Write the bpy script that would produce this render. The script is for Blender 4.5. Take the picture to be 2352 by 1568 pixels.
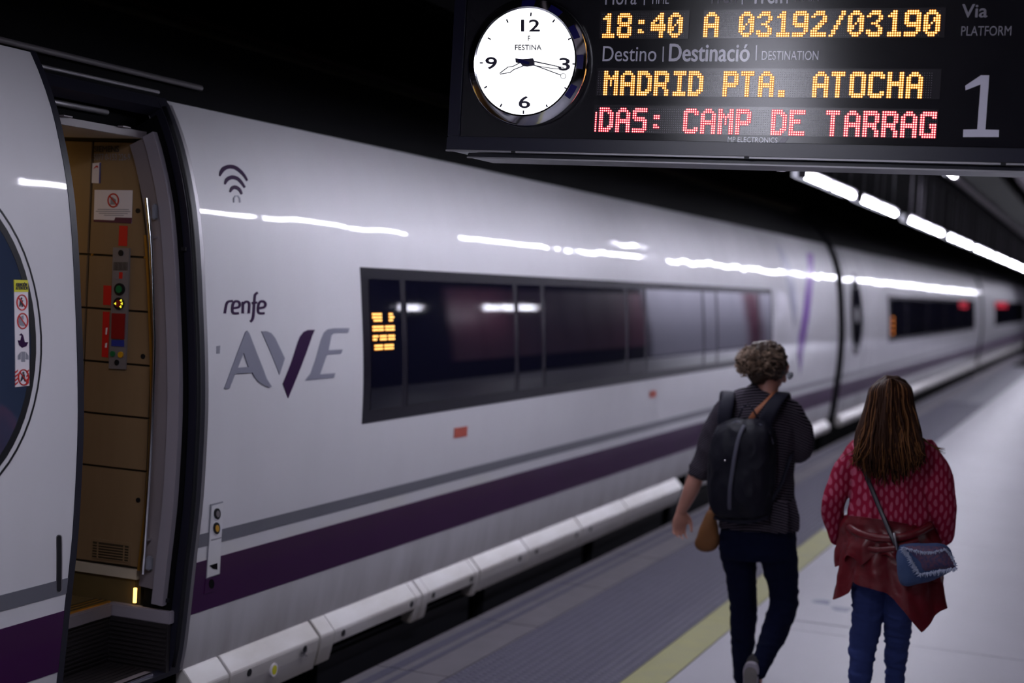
import bpy, bmesh, math, random
import numpy as np
from mathutils import Vector, Matrix, noise
from mathutils.geometry import tessellate_polygon

for o in list(bpy.data.objects): bpy.data.objects.remove(o)
SC = bpy.context.scene
COL = SC.collection
random.seed(7)
V = Vector

# ------------------------------------------------------------------ camera
FPX, CX, CY = 3541.8, 1176.0, 784.0
CAM = V((0, 0, 2.0))
CR = V((0.9298027, 0.36388406, 0.05527508))      # camera right / up / forward in the world (x across, y along the platform, z up)
CU = V((-0.06732666, 0.02050792, 0.9975202))
CF = V((-0.36184812, 0.93121846, -0.04356742))
cd = bpy.data.cameras.new('camera'); cam = bpy.data.objects.new('camera', cd); COL.objects.link(cam)
mw = Matrix.Identity(4)
for i in range(3):
    mw[i][0] = CR[i]; mw[i][1] = CU[i]; mw[i][2] = -CF[i]; mw[i][3] = CAM[i]
cam.matrix_world = mw
cd.sensor_width = 36.0; cd.lens = FPX * 36.0 / 2352.0
cd.clip_start = 0.05; cd.clip_end = 400
cd.dof.use_dof = True; cd.dof.focus_distance = 5.5; cd.dof.aperture_fstop = 1.5; cd.dof.aperture_blades = 0
SC.camera = cam

# ------------------------------------------------------------------ world and exposure
w = bpy.data.worlds.new('world'); SC.world = w; w.use_nodes = True
w.node_tree.nodes['Background'].inputs[0].default_value = (0.6, 0.6, 0.75, 1)
w.node_tree.nodes['Background'].inputs[1].default_value = 0.006
SC.view_settings.view_transform = 'Standard'; SC.view_settings.look = 'None'
SC.view_settings.gamma = 1.0; SC.view_settings.use_curve_mapping = False
SC.view_settings.exposure = 0.22
LAMP = 72.0            # radiance of the fluorescent tubes
LAMP_COL = (0.86, 0.86, 1.0)

def area(name, loc, rot, sx, sy, power, color):
    l = bpy.data.lights.new(name, 'AREA'); l.shape = 'RECTANGLE'; l.size = sx; l.size_y = sy; l.energy = power; l.color = color
    o = bpy.data.objects.new(name, l); COL.objects.link(o); o.location = loc; o.rotation_euler = rot
    return o
area('vestibule_light', (-4.3, 4.55, 2.40), (0, 0, 0), 0.5, 0.7, 1.1, (1.0, 0.66, 0.30))

# ------------------------------------------------------------------ point helpers (a ray through a picture point meets a real plane)
def ray(px, py):
    return CR * (px - CX) + CU * (CY - py) + CF * FPX
def at_x(px, py, X):
    r = ray(px, py); return CAM + r * ((X - CAM.x) / r.x)
def at_y(px, py, Y):
    r = ray(px, py); return CAM + r * ((Y - CAM.y) / r.y)
def at_z(px, py, Z):
    r = ray(px, py); return CAM + r * ((Z - CAM.z) / r.z)

# ------------------------------------------------------------------ materials
def mat(name, color, rough=0.5, metal=0.0, emit=None, estr=0.0, spec=0.5, coat=0.0, coat_r=0.05, noise_amt=0.0, noise_scale=5.0, bump=0.0, bump_scale=50.0, noise_col=None, sheen=0.0, stretch=None, alpha=None, trans=0.0):
    m = bpy.data.materials.new(name); m.use_nodes = True
    nt = m.node_tree; b = nt.nodes['Principled BSDF']
    b.inputs['Base Color'].default_value = (*color, 1)
    b.inputs['Roughness'].default_value = rough
    b.inputs['Metallic'].default_value = metal
    b.inputs['Specular IOR Level'].default_value = spec
    b.inputs['Coat Weight'].default_value = coat
    b.inputs['Coat Roughness'].default_value = coat_r
    b.inputs['Sheen Weight'].default_value = sheen
    b.inputs['Transmission Weight'].default_value = trans
    if emit:
        b.inputs['Emission Color'].default_value = (*emit, 1); b.inputs['Emission Strength'].default_value = estr
    tc = None
    def coords():
        t = nt.nodes.new('ShaderNodeTexCoord'); mp = nt.nodes.new('ShaderNodeMapping')
        nt.links.new(t.outputs['Object'], mp.inputs[0])
        if stretch: mp.inputs['Scale'].default_value = stretch
        return mp
    if noise_amt > 0:
        mp = coords(); n = nt.nodes.new('ShaderNodeTexNoise'); n.inputs['Scale'].default_value = noise_scale; n.inputs['Detail'].default_value = 6
        nt.links.new(mp.outputs[0], n.inputs['Vector'])
        mx = nt.nodes.new('ShaderNodeMix'); mx.data_type = 'RGBA'
        rp = nt.nodes.new('ShaderNodeMapRange'); rp.inputs[1].default_value = 0.35; rp.inputs[2].default_value = 0.7; rp.inputs[4].default_value = noise_amt
        nt.links.new(n.outputs[0], rp.inputs[0]); nt.links.new(rp.outputs[0], mx.inputs['Factor'])
        mx.inputs['A'].default_value = (*color, 1)
        mx.inputs['B'].default_value = (*(noise_col or tuple(c * 0.55 for c in color)), 1)
        nt.links.new(mx.outputs['Result'], b.inputs['Base Color'])
    if bump > 0:
        mp = coords(); n = nt.nodes.new('ShaderNodeTexNoise'); n.inputs['Scale'].default_value = bump_scale; n.inputs['Detail'].default_value = 3
        nt.links.new(mp.outputs[0], n.inputs['Vector'])
        bp = nt.nodes.new('ShaderNodeBump'); bp.inputs['Strength'].default_value = bump; bp.inputs['Distance'].default_value = 0.01
        nt.links.new(n.outputs[0], bp.inputs['Height']); nt.links.new(bp.outputs[0], b.inputs['Normal'])
    return m

def math_node(nt, op, a, b=None, c=None):
    n = nt.nodes.new('ShaderNodeMath'); n.operation = op
    for i, v in enumerate((a, b, c)):
        if v is None: continue
        if isinstance(v, (int, float)): n.inputs[i].default_value = v
        else: nt.links.new(v, n.inputs[i])
    return n.outputs[0]

M = {}
# train paint: white, glossy, slight waviness of the sheet, road dirt towards the bottom
m = mat('white_paint', (0.56, 0.555, 0.60), rough=0.5, coat=0.85, coat_r=0.045, spec=0.4)
nt = m.node_tree; b = nt.nodes['Principled BSDF']
t = nt.nodes.new('ShaderNodeTexCoord'); mp = nt.nodes.new('ShaderNodeMapping'); mp.inputs['Scale'].default_value = (1, 1.2, 1.6)
nt.links.new(t.outputs['Object'], mp.inputs[0])
n1 = nt.nodes.new('ShaderNodeTexNoise'); n1.inputs['Scale'].default_value = 1.3; n1.inputs['Detail'].default_value = 1
nt.links.new(mp.outputs[0], n1.inputs['Vector'])
bp = nt.nodes.new('ShaderNodeBump'); bp.inputs['Strength'].default_value = 0.5; bp.inputs['Distance'].default_value = 0.02
nt.links.new(n1.outputs[0], bp.inputs['Height'])
nt.links.new(bp.outputs[0], b.inputs['Coat Normal'])
mp2 = nt.nodes.new('ShaderNodeMapping'); mp2.inputs['Scale'].default_value = (1, 3.0, 0.7); nt.links.new(t.outputs['Object'], mp2.inputs[0])
n2 = nt.nodes.new('ShaderNodeTexNoise'); n2.inputs['Scale'].default_value = 2.2; n2.inputs['Detail'].default_value = 7
nt.links.new(mp2.outputs[0], n2.inputs['Vector'])
sx = nt.nodes.new('ShaderNodeSeparateXYZ'); nt.links.new(t.outputs['Object'], sx.inputs[0])
low = nt.nodes.new('ShaderNodeMapRange'); low.inputs[1].default_value = 0.75; low.inputs[2].default_value = 0.30; low.inputs[3].default_value = 0.0; low.inputs[4].default_value = 0.85
nt.links.new(sx.outputs[2], low.inputs[0])
dd = math_node(nt, 'MULTIPLY', low.outputs[0], n2.outputs[0])
d2 = math_node(nt, 'MULTIPLY_ADD', n2.outputs[0], 0.10, dd)
mx = nt.nodes.new('ShaderNodeMix'); mx.data_type = 'RGBA'; mx.inputs['A'].default_value = (0.58, 0.57, 0.61, 1); mx.inputs['B'].default_value = (0.20, 0.175, 0.15, 1)
nt.links.new(d2, mx.inputs['Factor']); nt.links.new(mx.outputs['Result'], b.inputs['Base Color'])
M['white'] = m
M['white_plain'] = mat('white_enamel', (0.6, 0.59, 0.62), rough=0.35, coat=0.5, noise_amt=0.3, noise_scale=3)
M['skirt'] = mat('skirt_paint', (0.60, 0.58, 0.58), rough=0.4, coat=0.5, coat_r=0.15, noise_amt=0.55, noise_scale=2.5, noise_col=(0.36, 0.32, 0.27), stretch=(1, 1, 3))
nt = M['skirt'].node_tree; b = nt.nodes['Principled BSDF']        # grime and painted shade darken the fairings' fascia below their shoulder
src = b.inputs['Base Color'].links[0].from_socket; t = nt.nodes.new('ShaderNodeTexCoord'); sx = nt.nodes.new('ShaderNodeSeparateXYZ'); nt.links.new(t.outputs['Object'], sx.inputs[0])
mr = nt.nodes.new('ShaderNodeMapRange'); mr.inputs[1].default_value = 0.25; mr.inputs[2].default_value = 0.12; mr.inputs[3].default_value = 0.12; mr.inputs[4].default_value = 0.75; nt.links.new(sx.outputs[2], mr.inputs[0])
mx = nt.nodes.new('ShaderNodeMix'); mx.data_type = 'RGBA'; mx.inputs['B'].default_value = (0.24, 0.205, 0.175, 1); nt.links.new(src, mx.inputs['A']); nt.links.new(mr.outputs[0], mx.inputs['Factor']); nt.links.new(mx.outputs['Result'], b.inputs['Base Color'])
M['grey_stripe'] = mat('grey_livery', (0.10, 0.10, 0.125), rough=0.4, coat=0.5, noise_amt=0.2)
M['purple'] = mat('purple_livery', (0.036, 0.002, 0.046), rough=0.45, coat=0.12, spec=0.15, noise_amt=0.25, noise_scale=2)
M['logo_grey'] = mat('logo_grey', (0.20, 0.20, 0.26), rough=0.4, coat=0.5, noise_amt=0.08)
M['logo_purple'] = mat('logo_purple', (0.022, 0.002, 0.036), rough=0.5, coat=0.1, spec=0.1, noise_amt=0.1)
M['v_purple'] = mat('v_purple', (0.12, 0.02, 0.26), rough=0.4, coat=0.4, noise_amt=0.1)
M['v_grey'] = mat('v_grey', (0.27, 0.27, 0.35), rough=0.4, coat=0.4, noise_amt=0.1)
M['black'] = mat('black_matt', (0.0025, 0.0025, 0.0035), rough=0.8, spec=0.08, noise_amt=0.3)
M['rubber'] = mat('black_rubber', (0.006, 0.006, 0.009), rough=0.5, spec=0.25, noise_amt=0.3, noise_scale=8)
M['rubber_blue'] = mat('dark_blue_rubber', (0.009, 0.009, 0.018), rough=0.45, spec=0.3, noise_amt=0.2)
M['roof'] = mat('roof_dark_grey', (0.0045, 0.0045, 0.006), rough=0.7, spec=0.12, noise_amt=0.4, noise_scale=2)
M['glass'] = mat('tinted_window_glass', (0.004, 0.004, 0.012), rough=0.03, spec=1.0, noise_amt=0.2)
M['glass_blue'] = mat('door_window_glass', (0.030, 0.042, 0.078), rough=0.04, spec=0.9, noise_amt=0.2)
M['band'] = mat('black_window_band', (0.010, 0.009, 0.016), rough=0.22, spec=0.3, noise_amt=0.2)
M['chrome'] = mat('chrome', (0.75, 0.75, 0.78), rough=0.12, metal=1.0, noise_amt=0.1)
M['steel'] = mat('brushed_steel', (0.30, 0.29, 0.31), rough=0.5, metal=1.0, noise_amt=0.2, stretch=(1, 20, 1))
M['wood'] = mat('maple_laminate', (0.185, 0.118, 0.064), rough=0.42, noise_amt=0.35, noise_scale=6, stretch=(6, 1, 1), noise_col=(0.16, 0.10, 0.05))
M['groove'] = mat('dark_backing', (0.03, 0.02, 0.008), rough=0.7, noise_amt=0.2)
M['cream'] = mat('cream_ceiling', (0.40, 0.35, 0.28), rough=0.5, noise_amt=0.1)
M['jamb'] = mat('grey_jamb', (0.17, 0.145, 0.16), rough=0.45, noise_amt=0.15)
M['jamb2'] = mat('light_grey_jamb', (0.23, 0.205, 0.245), rough=0.45, noise_amt=0.15)
M['gold'] = mat('gold_anodised', (0.55, 0.30, 0.05), rough=0.35, metal=0.8, noise_amt=0.1)
M['vfloor'] = mat('vestibule_floor', (0.10, 0.07, 0.03), rough=0.3, noise_amt=0.3, noise_scale=20)
M['step'] = mat('dark_ribbed_step', (0.015, 0.012, 0.014), rough=0.5, noise_amt=0.3)
M['red'] = mat('red_enamel', (0.45, 0.010, 0.008), rough=0.45, noise_amt=0.15)
M['dkred'] = mat('dark_red_label', (0.20, 0.004, 0.006), rough=0.45, noise_amt=0.15)
M['paper'] = mat('printed_white', (0.62, 0.58, 0.62), rough=0.45, noise_amt=0.05)
M['blue'] = mat('blue_print', (0.02, 0.03, 0.22), rough=0.4, noise_amt=0.1)
M['ink'] = mat('dark_ink', (0.02, 0.02, 0.03), rough=0.5, noise_amt=0.1)
M['ink_purple'] = mat('plum_ink', (0.06, 0.004, 0.035), rough=0.5, noise_amt=0.1)
M['ink_grey'] = mat('grey_ink', (0.20, 0.20, 0.24), rough=0.5, noise_amt=0.1)
M['yellow'] = mat('yellow_label', (0.55, 0.52, 0.02), rough=0.45, noise_amt=0.1)
M['panelgrey'] = mat('grey_control_panel', (0.20, 0.18, 0.19), rough=0.4, metal=0.3, noise_amt=0.1)
M['green'] = mat('green_button', (0.01, 0.12, 0.04), rough=0.3, noise_amt=0.1)
M['amber'] = mat('amber_button', (0.5, 0.26, 0.01), rough=0.3, noise_amt=0.1)
M['lit_yellow'] = mat('lit_yellow_arrows', (0.3, 0.3, 0.0), emit=(0.95, 0.85, 0.05), estr=1.0, noise_amt=0.05)
M['lit_warm'] = mat('warm_light_strip', (0.9, 0.6, 0.2), emit=(1.0, 0.60, 0.13), estr=3.0, noise_amt=0.05)
M['tube'] = mat('fluorescent_tube', (0.9, 0.9, 0.95), emit=LAMP_COL, estr=LAMP, noise_amt=0.02)
M['front_panel_lamp'] = mat('led_panel_diffuser', (0.9, 0.9, 0.95), emit=LAMP_COL, estr=30.0, noise_amt=0.02)
M['dim_panel'] = mat('dim_diffuser', (0.6, 0.6, 0.65), emit=(0.85, 0.85, 1.0), estr=14.0, noise_amt=0.02)
M['rail'] = mat('dull_grey_rail', (0.10, 0.09, 0.10), rough=0.5, noise_amt=0.3)
M['lip'] = mat('matt_black_reflector', (0.012, 0.012, 0.014), rough=0.9, spec=0.05, noise_amt=0.2)
M['housing'] = mat('lamp_housing', (0.12, 0.11, 0.13), rough=0.5, noise_amt=0.2)
M['label_orange'] = mat('orange_red_label', (0.42, 0.075, 0.05), rough=0.5, noise_amt=0.25, noise_scale=30)
# platform
M['floor'] = mat('polished_concrete', (0.365, 0.355, 0.40), rough=0.42, noise_amt=0.28, noise_scale=1.6, noise_col=(0.28, 0.272, 0.31), bump=0.04, bump_scale=30, spec=0.5)
M['edge'] = mat('platform_edge_stone', (0.14, 0.126, 0.145), rough=0.7, noise_amt=0.35, noise_scale=6, bump=0.15, bump_scale=90)
M['grit'] = mat('grit_strip', (0.075, 0.072, 0.11), rough=0.8, noise_amt=0.3, noise_scale=40)
M['tactile'] = mat('tactile_tile', (0.080, 0.075, 0.112), rough=0.5, noise_amt=0.3, noise_scale=4)
M['stud'] = mat('tactile_stud', (0.118, 0.110, 0.158), rough=0.45, noise_amt=0.3, noise_scale=9)
M['yline'] = mat('worn_yellow_line', (0.33, 0.315, 0.14), rough=0.6, noise_amt=0.5, noise_scale=7, noise_col=(0.27, 0.27, 0.17))
M['stain'] = mat('dark_blue_stain', (0.14, 0.15, 0.24), rough=0.5, noise_amt=0.8, noise_scale=9, noise_col=(0.30, 0.30, 0.34))
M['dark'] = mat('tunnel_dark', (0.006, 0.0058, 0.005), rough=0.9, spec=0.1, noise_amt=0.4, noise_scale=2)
M['rib'] = mat('olive_ribbed_cladding', (0.28, 0.25, 0.14), rough=0.7, noise_amt=0.3)
M['red_pipe'] = mat('dark_red_pipe', (0.06, 0.006, 0.004), rough=0.5, noise_amt=0.3)
M['ceil'] = mat('ceiling_panel', (0.66, 0.61, 0.62), rough=0.7, noise_amt=0.4, noise_scale=3)
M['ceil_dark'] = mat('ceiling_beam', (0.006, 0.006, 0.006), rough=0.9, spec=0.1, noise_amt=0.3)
M['wall'] = mat('pale_wall_panel', (0.34, 0.33, 0.39), rough=0.5, noise_amt=0.2)
M['wallred'] = mat('maroon_wall_panel', (0.10, 0.02, 0.04), rough=0.5, noise_amt=0.2)
# sign
m = mat('sign_face', (0.0085, 0.008, 0.012), rough=0.26, spec=0.5, noise_amt=0.15)
nt = m.node_tree; b = nt.nodes['Principled BSDF']
def streak(m, strength, rough, spec=0.55):
    nt = m.node_tree; b = nt.nodes['Principled BSDF']
    tg = nt.nodes.new('ShaderNodeTangent'); tg.direction_type = 'RADIAL'; tg.axis = 'Z'; nt.links.new(tg.outputs[0], b.inputs['Tangent'])
    b.inputs['Anisotropic'].default_value = strength; b.inputs['Anisotropic Rotation'].default_value = 0.25
    b.inputs['Roughness'].default_value = rough
    b.inputs['Specular IOR Level'].default_value = spec
streak(m, 0.82, 0.245)
M['sign'] = m
m = mat('led_window', (0.018, 0.015, 0.022), rough=0.3, spec=0.8, noise_amt=0.1); streak(m, 0.8, 0.27, 0.95); M['ledwin'] = m
M['signframe'] = mat('navy_sign_frame', (0.009, 0.009, 0.024), rough=0.3, noise_amt=0.2)
M['signtext'] = mat('sign_grey_lettering', (0.78, 0.76, 0.88), rough=0.3, noise_amt=0.1)
streak(M['signtext'], 0.82, 0.26, 1.0)
M['signtext_dim'] = mat('sign_dim_lettering', (0.30, 0.285, 0.33), rough=0.35, noise_amt=0.1)
M['led_off'] = mat('unlit_led', (0.25, 0.23, 0.26), rough=0.3, noise_amt=0.05)
M['led_amber'] = mat('amber_led', (0.3, 0.2, 0.05), emit=(1.0, 0.70, 0.22), estr=3.2, noise_amt=0.02)
M['led_amber_body'] = mat('amber_led_body', (0.2, 0.08, 0.0), emit=(1.0, 0.26, 0.005), estr=0.85, noise_amt=0.02)  # emission paints the orange glow round lit LEDs; also train displays
M['led_red'] = mat('red_led', (0.3, 0.05, 0.05), emit=(1.0, 0.62, 0.55), estr=2.4, noise_amt=0.02)
M['led_red_body'] = mat('red_led_body', (0.2, 0.0, 0.02), emit=(1.0, 0.012, 0.05), estr=0.9, noise_amt=0.02)  # emission paints the red glow round lit LEDs; also train displays
M['clockface'] = mat('lit_clock_face', (0.9, 0.9, 0.9), emit=(0.97, 0.98, 1.0), estr=1.25, noise_amt=0.02)
M['clockink'] = mat('clock_ink', (0.03, 0.025, 0.06), rough=0.4, noise_amt=0.1)
M['clockblue'] = mat('clock_blue_inlay', (0.012, 0.010, 0.12), rough=0.25, noise_amt=0.1)
# people
M['skin'] = mat('skin', (0.40, 0.19, 0.145), rough=0.5, noise_amt=0.25, noise_scale=14, noise_col=(0.34, 0.13, 0.10))
M['jeans_dark'] = mat('dark_indigo_denim', (0.0035, 0.005, 0.020), rough=0.9, spec=0.08, noise_amt=0.3, noise_scale=40, bump=0.2, bump_scale=300)
M['jeans_blue'] = mat('blue_denim', (0.024, 0.036, 0.125), rough=0.9, spec=0.15, noise_amt=0.35, noise_scale=12, noise_col=(0.015, 0.022, 0.09), bump=0.2, bump_scale=300)
M['pack'] = mat('black_navy_nylon', (0.0045, 0.0045, 0.011), rough=0.6, spec=0.2, noise_amt=0.3, noise_scale=20, bump=0.3, bump_scale=25)
M['pack_strap'] = mat('navy_webbing', (0.008, 0.008, 0.018), rough=0.7, spec=0.2, noise_amt=0.3)
M['zip'] = mat('grey_zip_tape', (0.055, 0.055, 0.085), rough=0.6, noise_amt=0.2)
M['tan'] = mat('tan_leather', (0.28, 0.085, 0.03), rough=0.5, noise_amt=0.3)
M['brown'] = mat('brown_suede', (0.15, 0.055, 0.012), rough=0.8, noise_amt=0.4, noise_scale=12)
M['hair1'] = mat('greying_blond_hair', (0.035, 0.022, 0.015), rough=0.5, spec=0.2, noise_amt=0.7, noise_scale=60, noise_col=(0.035, 0.022, 0.018))
M['hair1b'] = mat('light_hair', (0.25, 0.17, 0.12), rough=0.45, spec=0.3, noise_amt=0.85, noise_scale=55, noise_col=(0.04, 0.026, 0.018))
M['hair2'] = mat('dark_brown_hair', (0.030, 0.011, 0.005), rough=0.6, spec=0.10, noise_amt=0.5, noise_scale=40, noise_col=(0.015, 0.005, 0.003))
M['hair2b'] = mat('copper_brown_hair', (0.125, 0.050, 0.016), rough=0.55, spec=0.12, noise_amt=0.5, noise_scale=30, noise_col=(0.08, 0.03, 0.01))
M['leather'] = mat('dark_red_leather', (0.105, 0.002, 0.007), rough=0.36, noise_amt=0.35, noise_scale=5, noise_col=(0.09, 0.002, 0.006), bump=0.15, bump_scale=60, spec=0.45)
M['strap'] = mat('black_leather_strap', (0.012, 0.010, 0.018), rough=0.4, noise_amt=0.2)
M['denimbag'] = mat('blue_denim_bag', (0.025, 0.05, 0.13), rough=0.9, noise_amt=0.5, noise_scale=25, noise_col=(0.05, 0.08, 0.17), bump=0.3, bump_scale=200)
M['denimflap'] = mat('navy_sequined_flap', (0.02, 0.025, 0.09), rough=0.6, noise_amt=0.8, noise_scale=90, noise_col=(0.14, 0.04, 0.06))
M['fringe'] = mat('white_frayed_cotton', (0.38, 0.42, 0.56), rough=0.9, noise_amt=0.2)
M['shoe'] = mat('black_shoe', (0.012, 0.010, 0.012), rough=0.7, noise_amt=0.2)
M['sole'] = mat('white_sole', (0.34, 0.31, 0.36), rough=0.6, noise_amt=0.3)
M['solegrey'] = mat('grey_sole', (0.20, 0.18, 0.17), rough=0.7, noise_amt=0.4, noise_scale=20)
M['lens'] = mat('spectacle_lens', (0.5, 0.55, 0.6), rough=0.05, spec=0.8, trans=0.9)
M['eyewhite'] = mat('eye', (0.5, 0.48, 0.47), rough=0.2, noise_amt=0.02)

def striped():
    m = mat('black_shirt_fine_stripes', (0.011, 0.010, 0.016), rough=0.9, spec=0.1)
    nt = m.node_tree; b = nt.nodes['Principled BSDF']
    t = nt.nodes.new('ShaderNodeTexCoord'); s = nt.nodes.new('ShaderNodeSeparateXYZ'); nt.links.new(t.outputs['Object'], s.inputs[0])
    x = math_node(nt, 'ADD', s.outputs[0], 1.50)
    x2 = math_node(nt, 'MULTIPLY', x, x)
    z = math_node(nt, 'MULTIPLY_ADD', x2, 1.2, s.outputs[2])
    n = nt.nodes.new('ShaderNodeTexNoise'); n.inputs['Scale'].default_value = 5; nt.links.new(t.outputs['Object'], n.inputs['Vector'])
    z = math_node(nt, 'MULTIPLY_ADD', n.outputs[0], 0.03, z)
    f = math_node(nt, 'FRACT', math_node(nt, 'MULTIPLY', z, 1 / 0.0125))
    k = math_node(nt, 'LESS_THAN', f, 0.27)
    mx = nt.nodes.new('ShaderNodeMix'); mx.data_type = 'RGBA'; mx.inputs['A'].default_value = (0.002, 0.0018, 0.0035, 1); mx.inputs['B'].default_value = (0.13, 0.11, 0.145, 1)
    nt.links.new(k, mx.inputs['Factor']); nt.links.new(mx.outputs['Result'], b.inputs['Base Color'])
    return m
M['striped'] = striped()

def paisley():
    m = mat('crimson_blouse_teardrop_print', (0.25, 0.006, 0.03), rough=0.75, spec=0.15)
    nt = m.node_tree; b = nt.nodes['Principled BSDF']
    t = nt.nodes.new('ShaderNodeTexCoord'); s = nt.nodes.new('ShaderNodeSeparateXYZ'); nt.links.new(t.outputs['Object'], s.inputs[0])
    n = nt.nodes.new('ShaderNodeTexNoise'); n.inputs['Scale'].default_value = 9; nt.links.new(t.outputs['Object'], n.inputs['Vector'])
    wob = math_node(nt, 'MULTIPLY_ADD', n.outputs[0], 0.030, -0.015)
    # side panels turn with the body: x plus a share of y keeps the rows even over the sleeves
    xx = math_node(nt, 'ADD', math_node(nt, 'MULTIPLY_ADD', s.outputs[1], 0.35, s.outputs[0]), wob)
    z = math_node(nt, 'ADD', s.outputs[2], wob)
    u = math_node(nt, 'MULTIPLY', xx, 1 / 0.0215)
    col = math_node(nt, 'FLOOR', u)
    half = math_node(nt, 'MULTIPLY', math_node(nt, 'MODULO', col, 2.0), 0.5)
    v = math_node(nt, 'ADD', math_node(nt, 'MULTIPLY', z, 1 / 0.050), half)
    fu = math_node(nt, 'SUBTRACT', math_node(nt, 'FRACT', u), 0.5)
    fv = math_node(nt, 'SUBTRACT', math_node(nt, 'FRACT', v), 0.5)
    # teardrop: narrower towards the top
    wd = math_node(nt, 'MULTIPLY_ADD', fv, 0.9, 1.0)
    a = math_node(nt, 'MULTIPLY', math_node(nt, 'MULTIPLY', fu, fu), 7.5)
    a = math_node(nt, 'MULTIPLY', a, wd)
    c = math_node(nt, 'MULTIPLY', math_node(nt, 'MULTIPLY', fv, fv), 6.5)
    r = math_node(nt, 'ADD', a, c)
    mr = nt.nodes.new('ShaderNodeMapRange'); mr.inputs[1].default_value = 1.0; mr.inputs[2].default_value = 0.55; mr.inputs[3].default_value = 0.0; mr.inputs[4].default_value = 0.75
    nt.links.new(r, mr.inputs[0])
    mx = nt.nodes.new('ShaderNodeMix'); mx.data_type = 'RGBA'; mx.inputs['A'].default_value = (0.20, 0.002, 0.024, 1); mx.inputs['B'].default_value = (0.36, 0.085, 0.14, 1)
    nt.links.new(mr.outputs[0], mx.inputs['Factor']); nt.links.new(mx.outputs['Result'], b.inputs['Base Color'])
    return m
M['paisley'] = paisley()

# ------------------------------------------------------------------ mesh helpers
class G:
    def __init__(s): s.v = []; s.f = []; s.sm = []
    def add(s, vs, fs, smooth=False):
        k = len(s.v); s.v += [tuple(q) for q in vs]; s.f += [tuple(i + k for i in f) for f in fs]; s.sm += [smooth] * len(fs)
        return s
    def box(s, x0, x1, y0, y1, z0, z1):
        vs = [(x, y, z) for x in (x0, x1) for y in (y0, y1) for z in (z0, z1)]
        return s.add(vs, [(0, 1, 3, 2), (4, 6, 7, 5), (0, 4, 5, 1), (2, 3, 7, 6), (0, 2, 6, 4), (1, 5, 7, 3)])
    def prism(s, poly, fn0, fn1):
        """poly of 2D points; fn0/fn1 map (u,v) to the back and the front surface"""
        n = len(poly); vs = [fn0(*p) for p in poly] + [fn1(*p) for p in poly]
        tri = tessellate_polygon([[V((p[0], p[1], 0)) for p in poly]])
        fs = [tuple(t) for t in tri] + [tuple(i + n for i in t) for t in tri] + [(i, (i + 1) % n, n + (i + 1) % n, n + i) for i in range(n)]
        return s.add(vs, fs)
    def build(s, name, material, parent=None, smooth=False, bevel=0.0, **props):
        me = bpy.data.meshes.new(name); me.from_pydata(s.v, [], s.f); me.update()
        bm = bmesh.new(); bm.from_mesh(me); bmesh.ops.recalc_face_normals(bm, faces=bm.faces)
        if bevel > 0:
            ed = [e for e in bm.edges if len(e.link_faces) == 2 and e.calc_face_angle(0) > 0.5]
            bmesh.ops.bevel(bm, geom=ed, offset=bevel, segments=2, affect='EDGES', clamp_overlap=True)
        bm.to_mesh(me); bm.free()
        return mkobj(name, me, material, parent, smooth, **props)

def mkobj(name, me, material, parent=None, smooth=False, **props):
    if material is not None and not me.materials: me.materials.append(material)
    if smooth:
        me.shade_smooth()
        if smooth == 'auto': me.set_sharp_from_angle(angle=0.6)
    o = bpy.data.objects.new(name, me); COL.objects.link(o)
    if parent is not None:
        o.parent = parent; o.matrix_parent_inverse = parent_inv(parent)
    for k, v in props.items(): o[k] = v
    return o
def parent_inv(p):
    m = Matrix.Identity(4); q = p
    tot = Matrix.Translation(p.location) if not p.parent else None
    return (tot.inverted() if tot else m)
# all meshes are written in world coordinates; a top-level Empty or mesh stands at its base and its parts are offset back
def thing(name, label, cat, loc=(0, 0, 0), group=None, kind=None):
    o = bpy.data.objects.new(name, None); COL.objects.link(o); o.location = loc; o.empty_display_size = 0.2
    o['label'] = label; o['category'] = cat
    if group: o['group'] = group
    if kind: o['kind'] = kind
    return o
def tag(o, label, cat=None, group=None, kind=None):
    o['label'] = label
    if cat: o['category'] = cat
    if group: o['group'] = group
    if kind: o['kind'] = kind
    return o
def struct(o): o['kind'] = 'structure'; return o

def loft(pts, r1, r2=None, hint=(1, 0, 0), n=14, expo=2.0, cap=True):
    """closed tapering body through pts; r1 across (towards hint), r2 the other way"""
    pts = [V(p) for p in pts]; r2 = r2 or r1
    if isinstance(r1, (int, float)): r1 = [r1] * len(pts)
    if isinstance(r2, (int, float)): r2 = [r2] * len(pts)
    vs, fs = [], []; H = V(hint)
    for i, p in enumerate(pts):
        t = (pts[min(i + 1, len(pts) - 1)] - pts[max(i - 1, 0)]).normalized()
        a = (H - t * H.dot(t))
        if a.length < 1e-4: a = t.orthogonal()
        a.normalize(); c = t.cross(a)
        for k in range(n):
            th = 2 * math.pi * k / n; co, si = math.cos(th), math.sin(th)
            co = math.copysign(abs(co) ** (2 / expo), co); si = math.copysign(abs(si) ** (2 / expo), si)
            vs.append(p + a * co * r1[i] + c * si * r2[i])
    m = len(pts)
    for i in range(m - 1):
        for k in range(n):
            fs.append((i * n + k, i * n + (k + 1) % n, (i + 1) * n + (k + 1) % n, (i + 1) * n + k))
    if cap:
        fs.append(tuple(range(n))[::-1]); fs.append(tuple((m - 1) * n + k for k in range(n)))
    return vs, fs
def smooth_path(pts, sub=6):
    P = [np.array(p, float) for p in pts]; out = []
    for i in range(len(P) - 1):
        p0 = P[max(i - 1, 0)]; p1 = P[i]; p2 = P[i + 1]; p3 = P[min(i + 2, len(P) - 1)]
        for k in range(sub):
            t = k / sub
            out.append(0.5 * ((2 * p1) + (-p0 + p2) * t + (2 * p0 - 5 * p1 + 4 * p2 - p3) * t * t + (-p0 + 3 * p1 - 3 * p2 + p3) * t ** 3))
    out.append(P[-1]); return out
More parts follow.
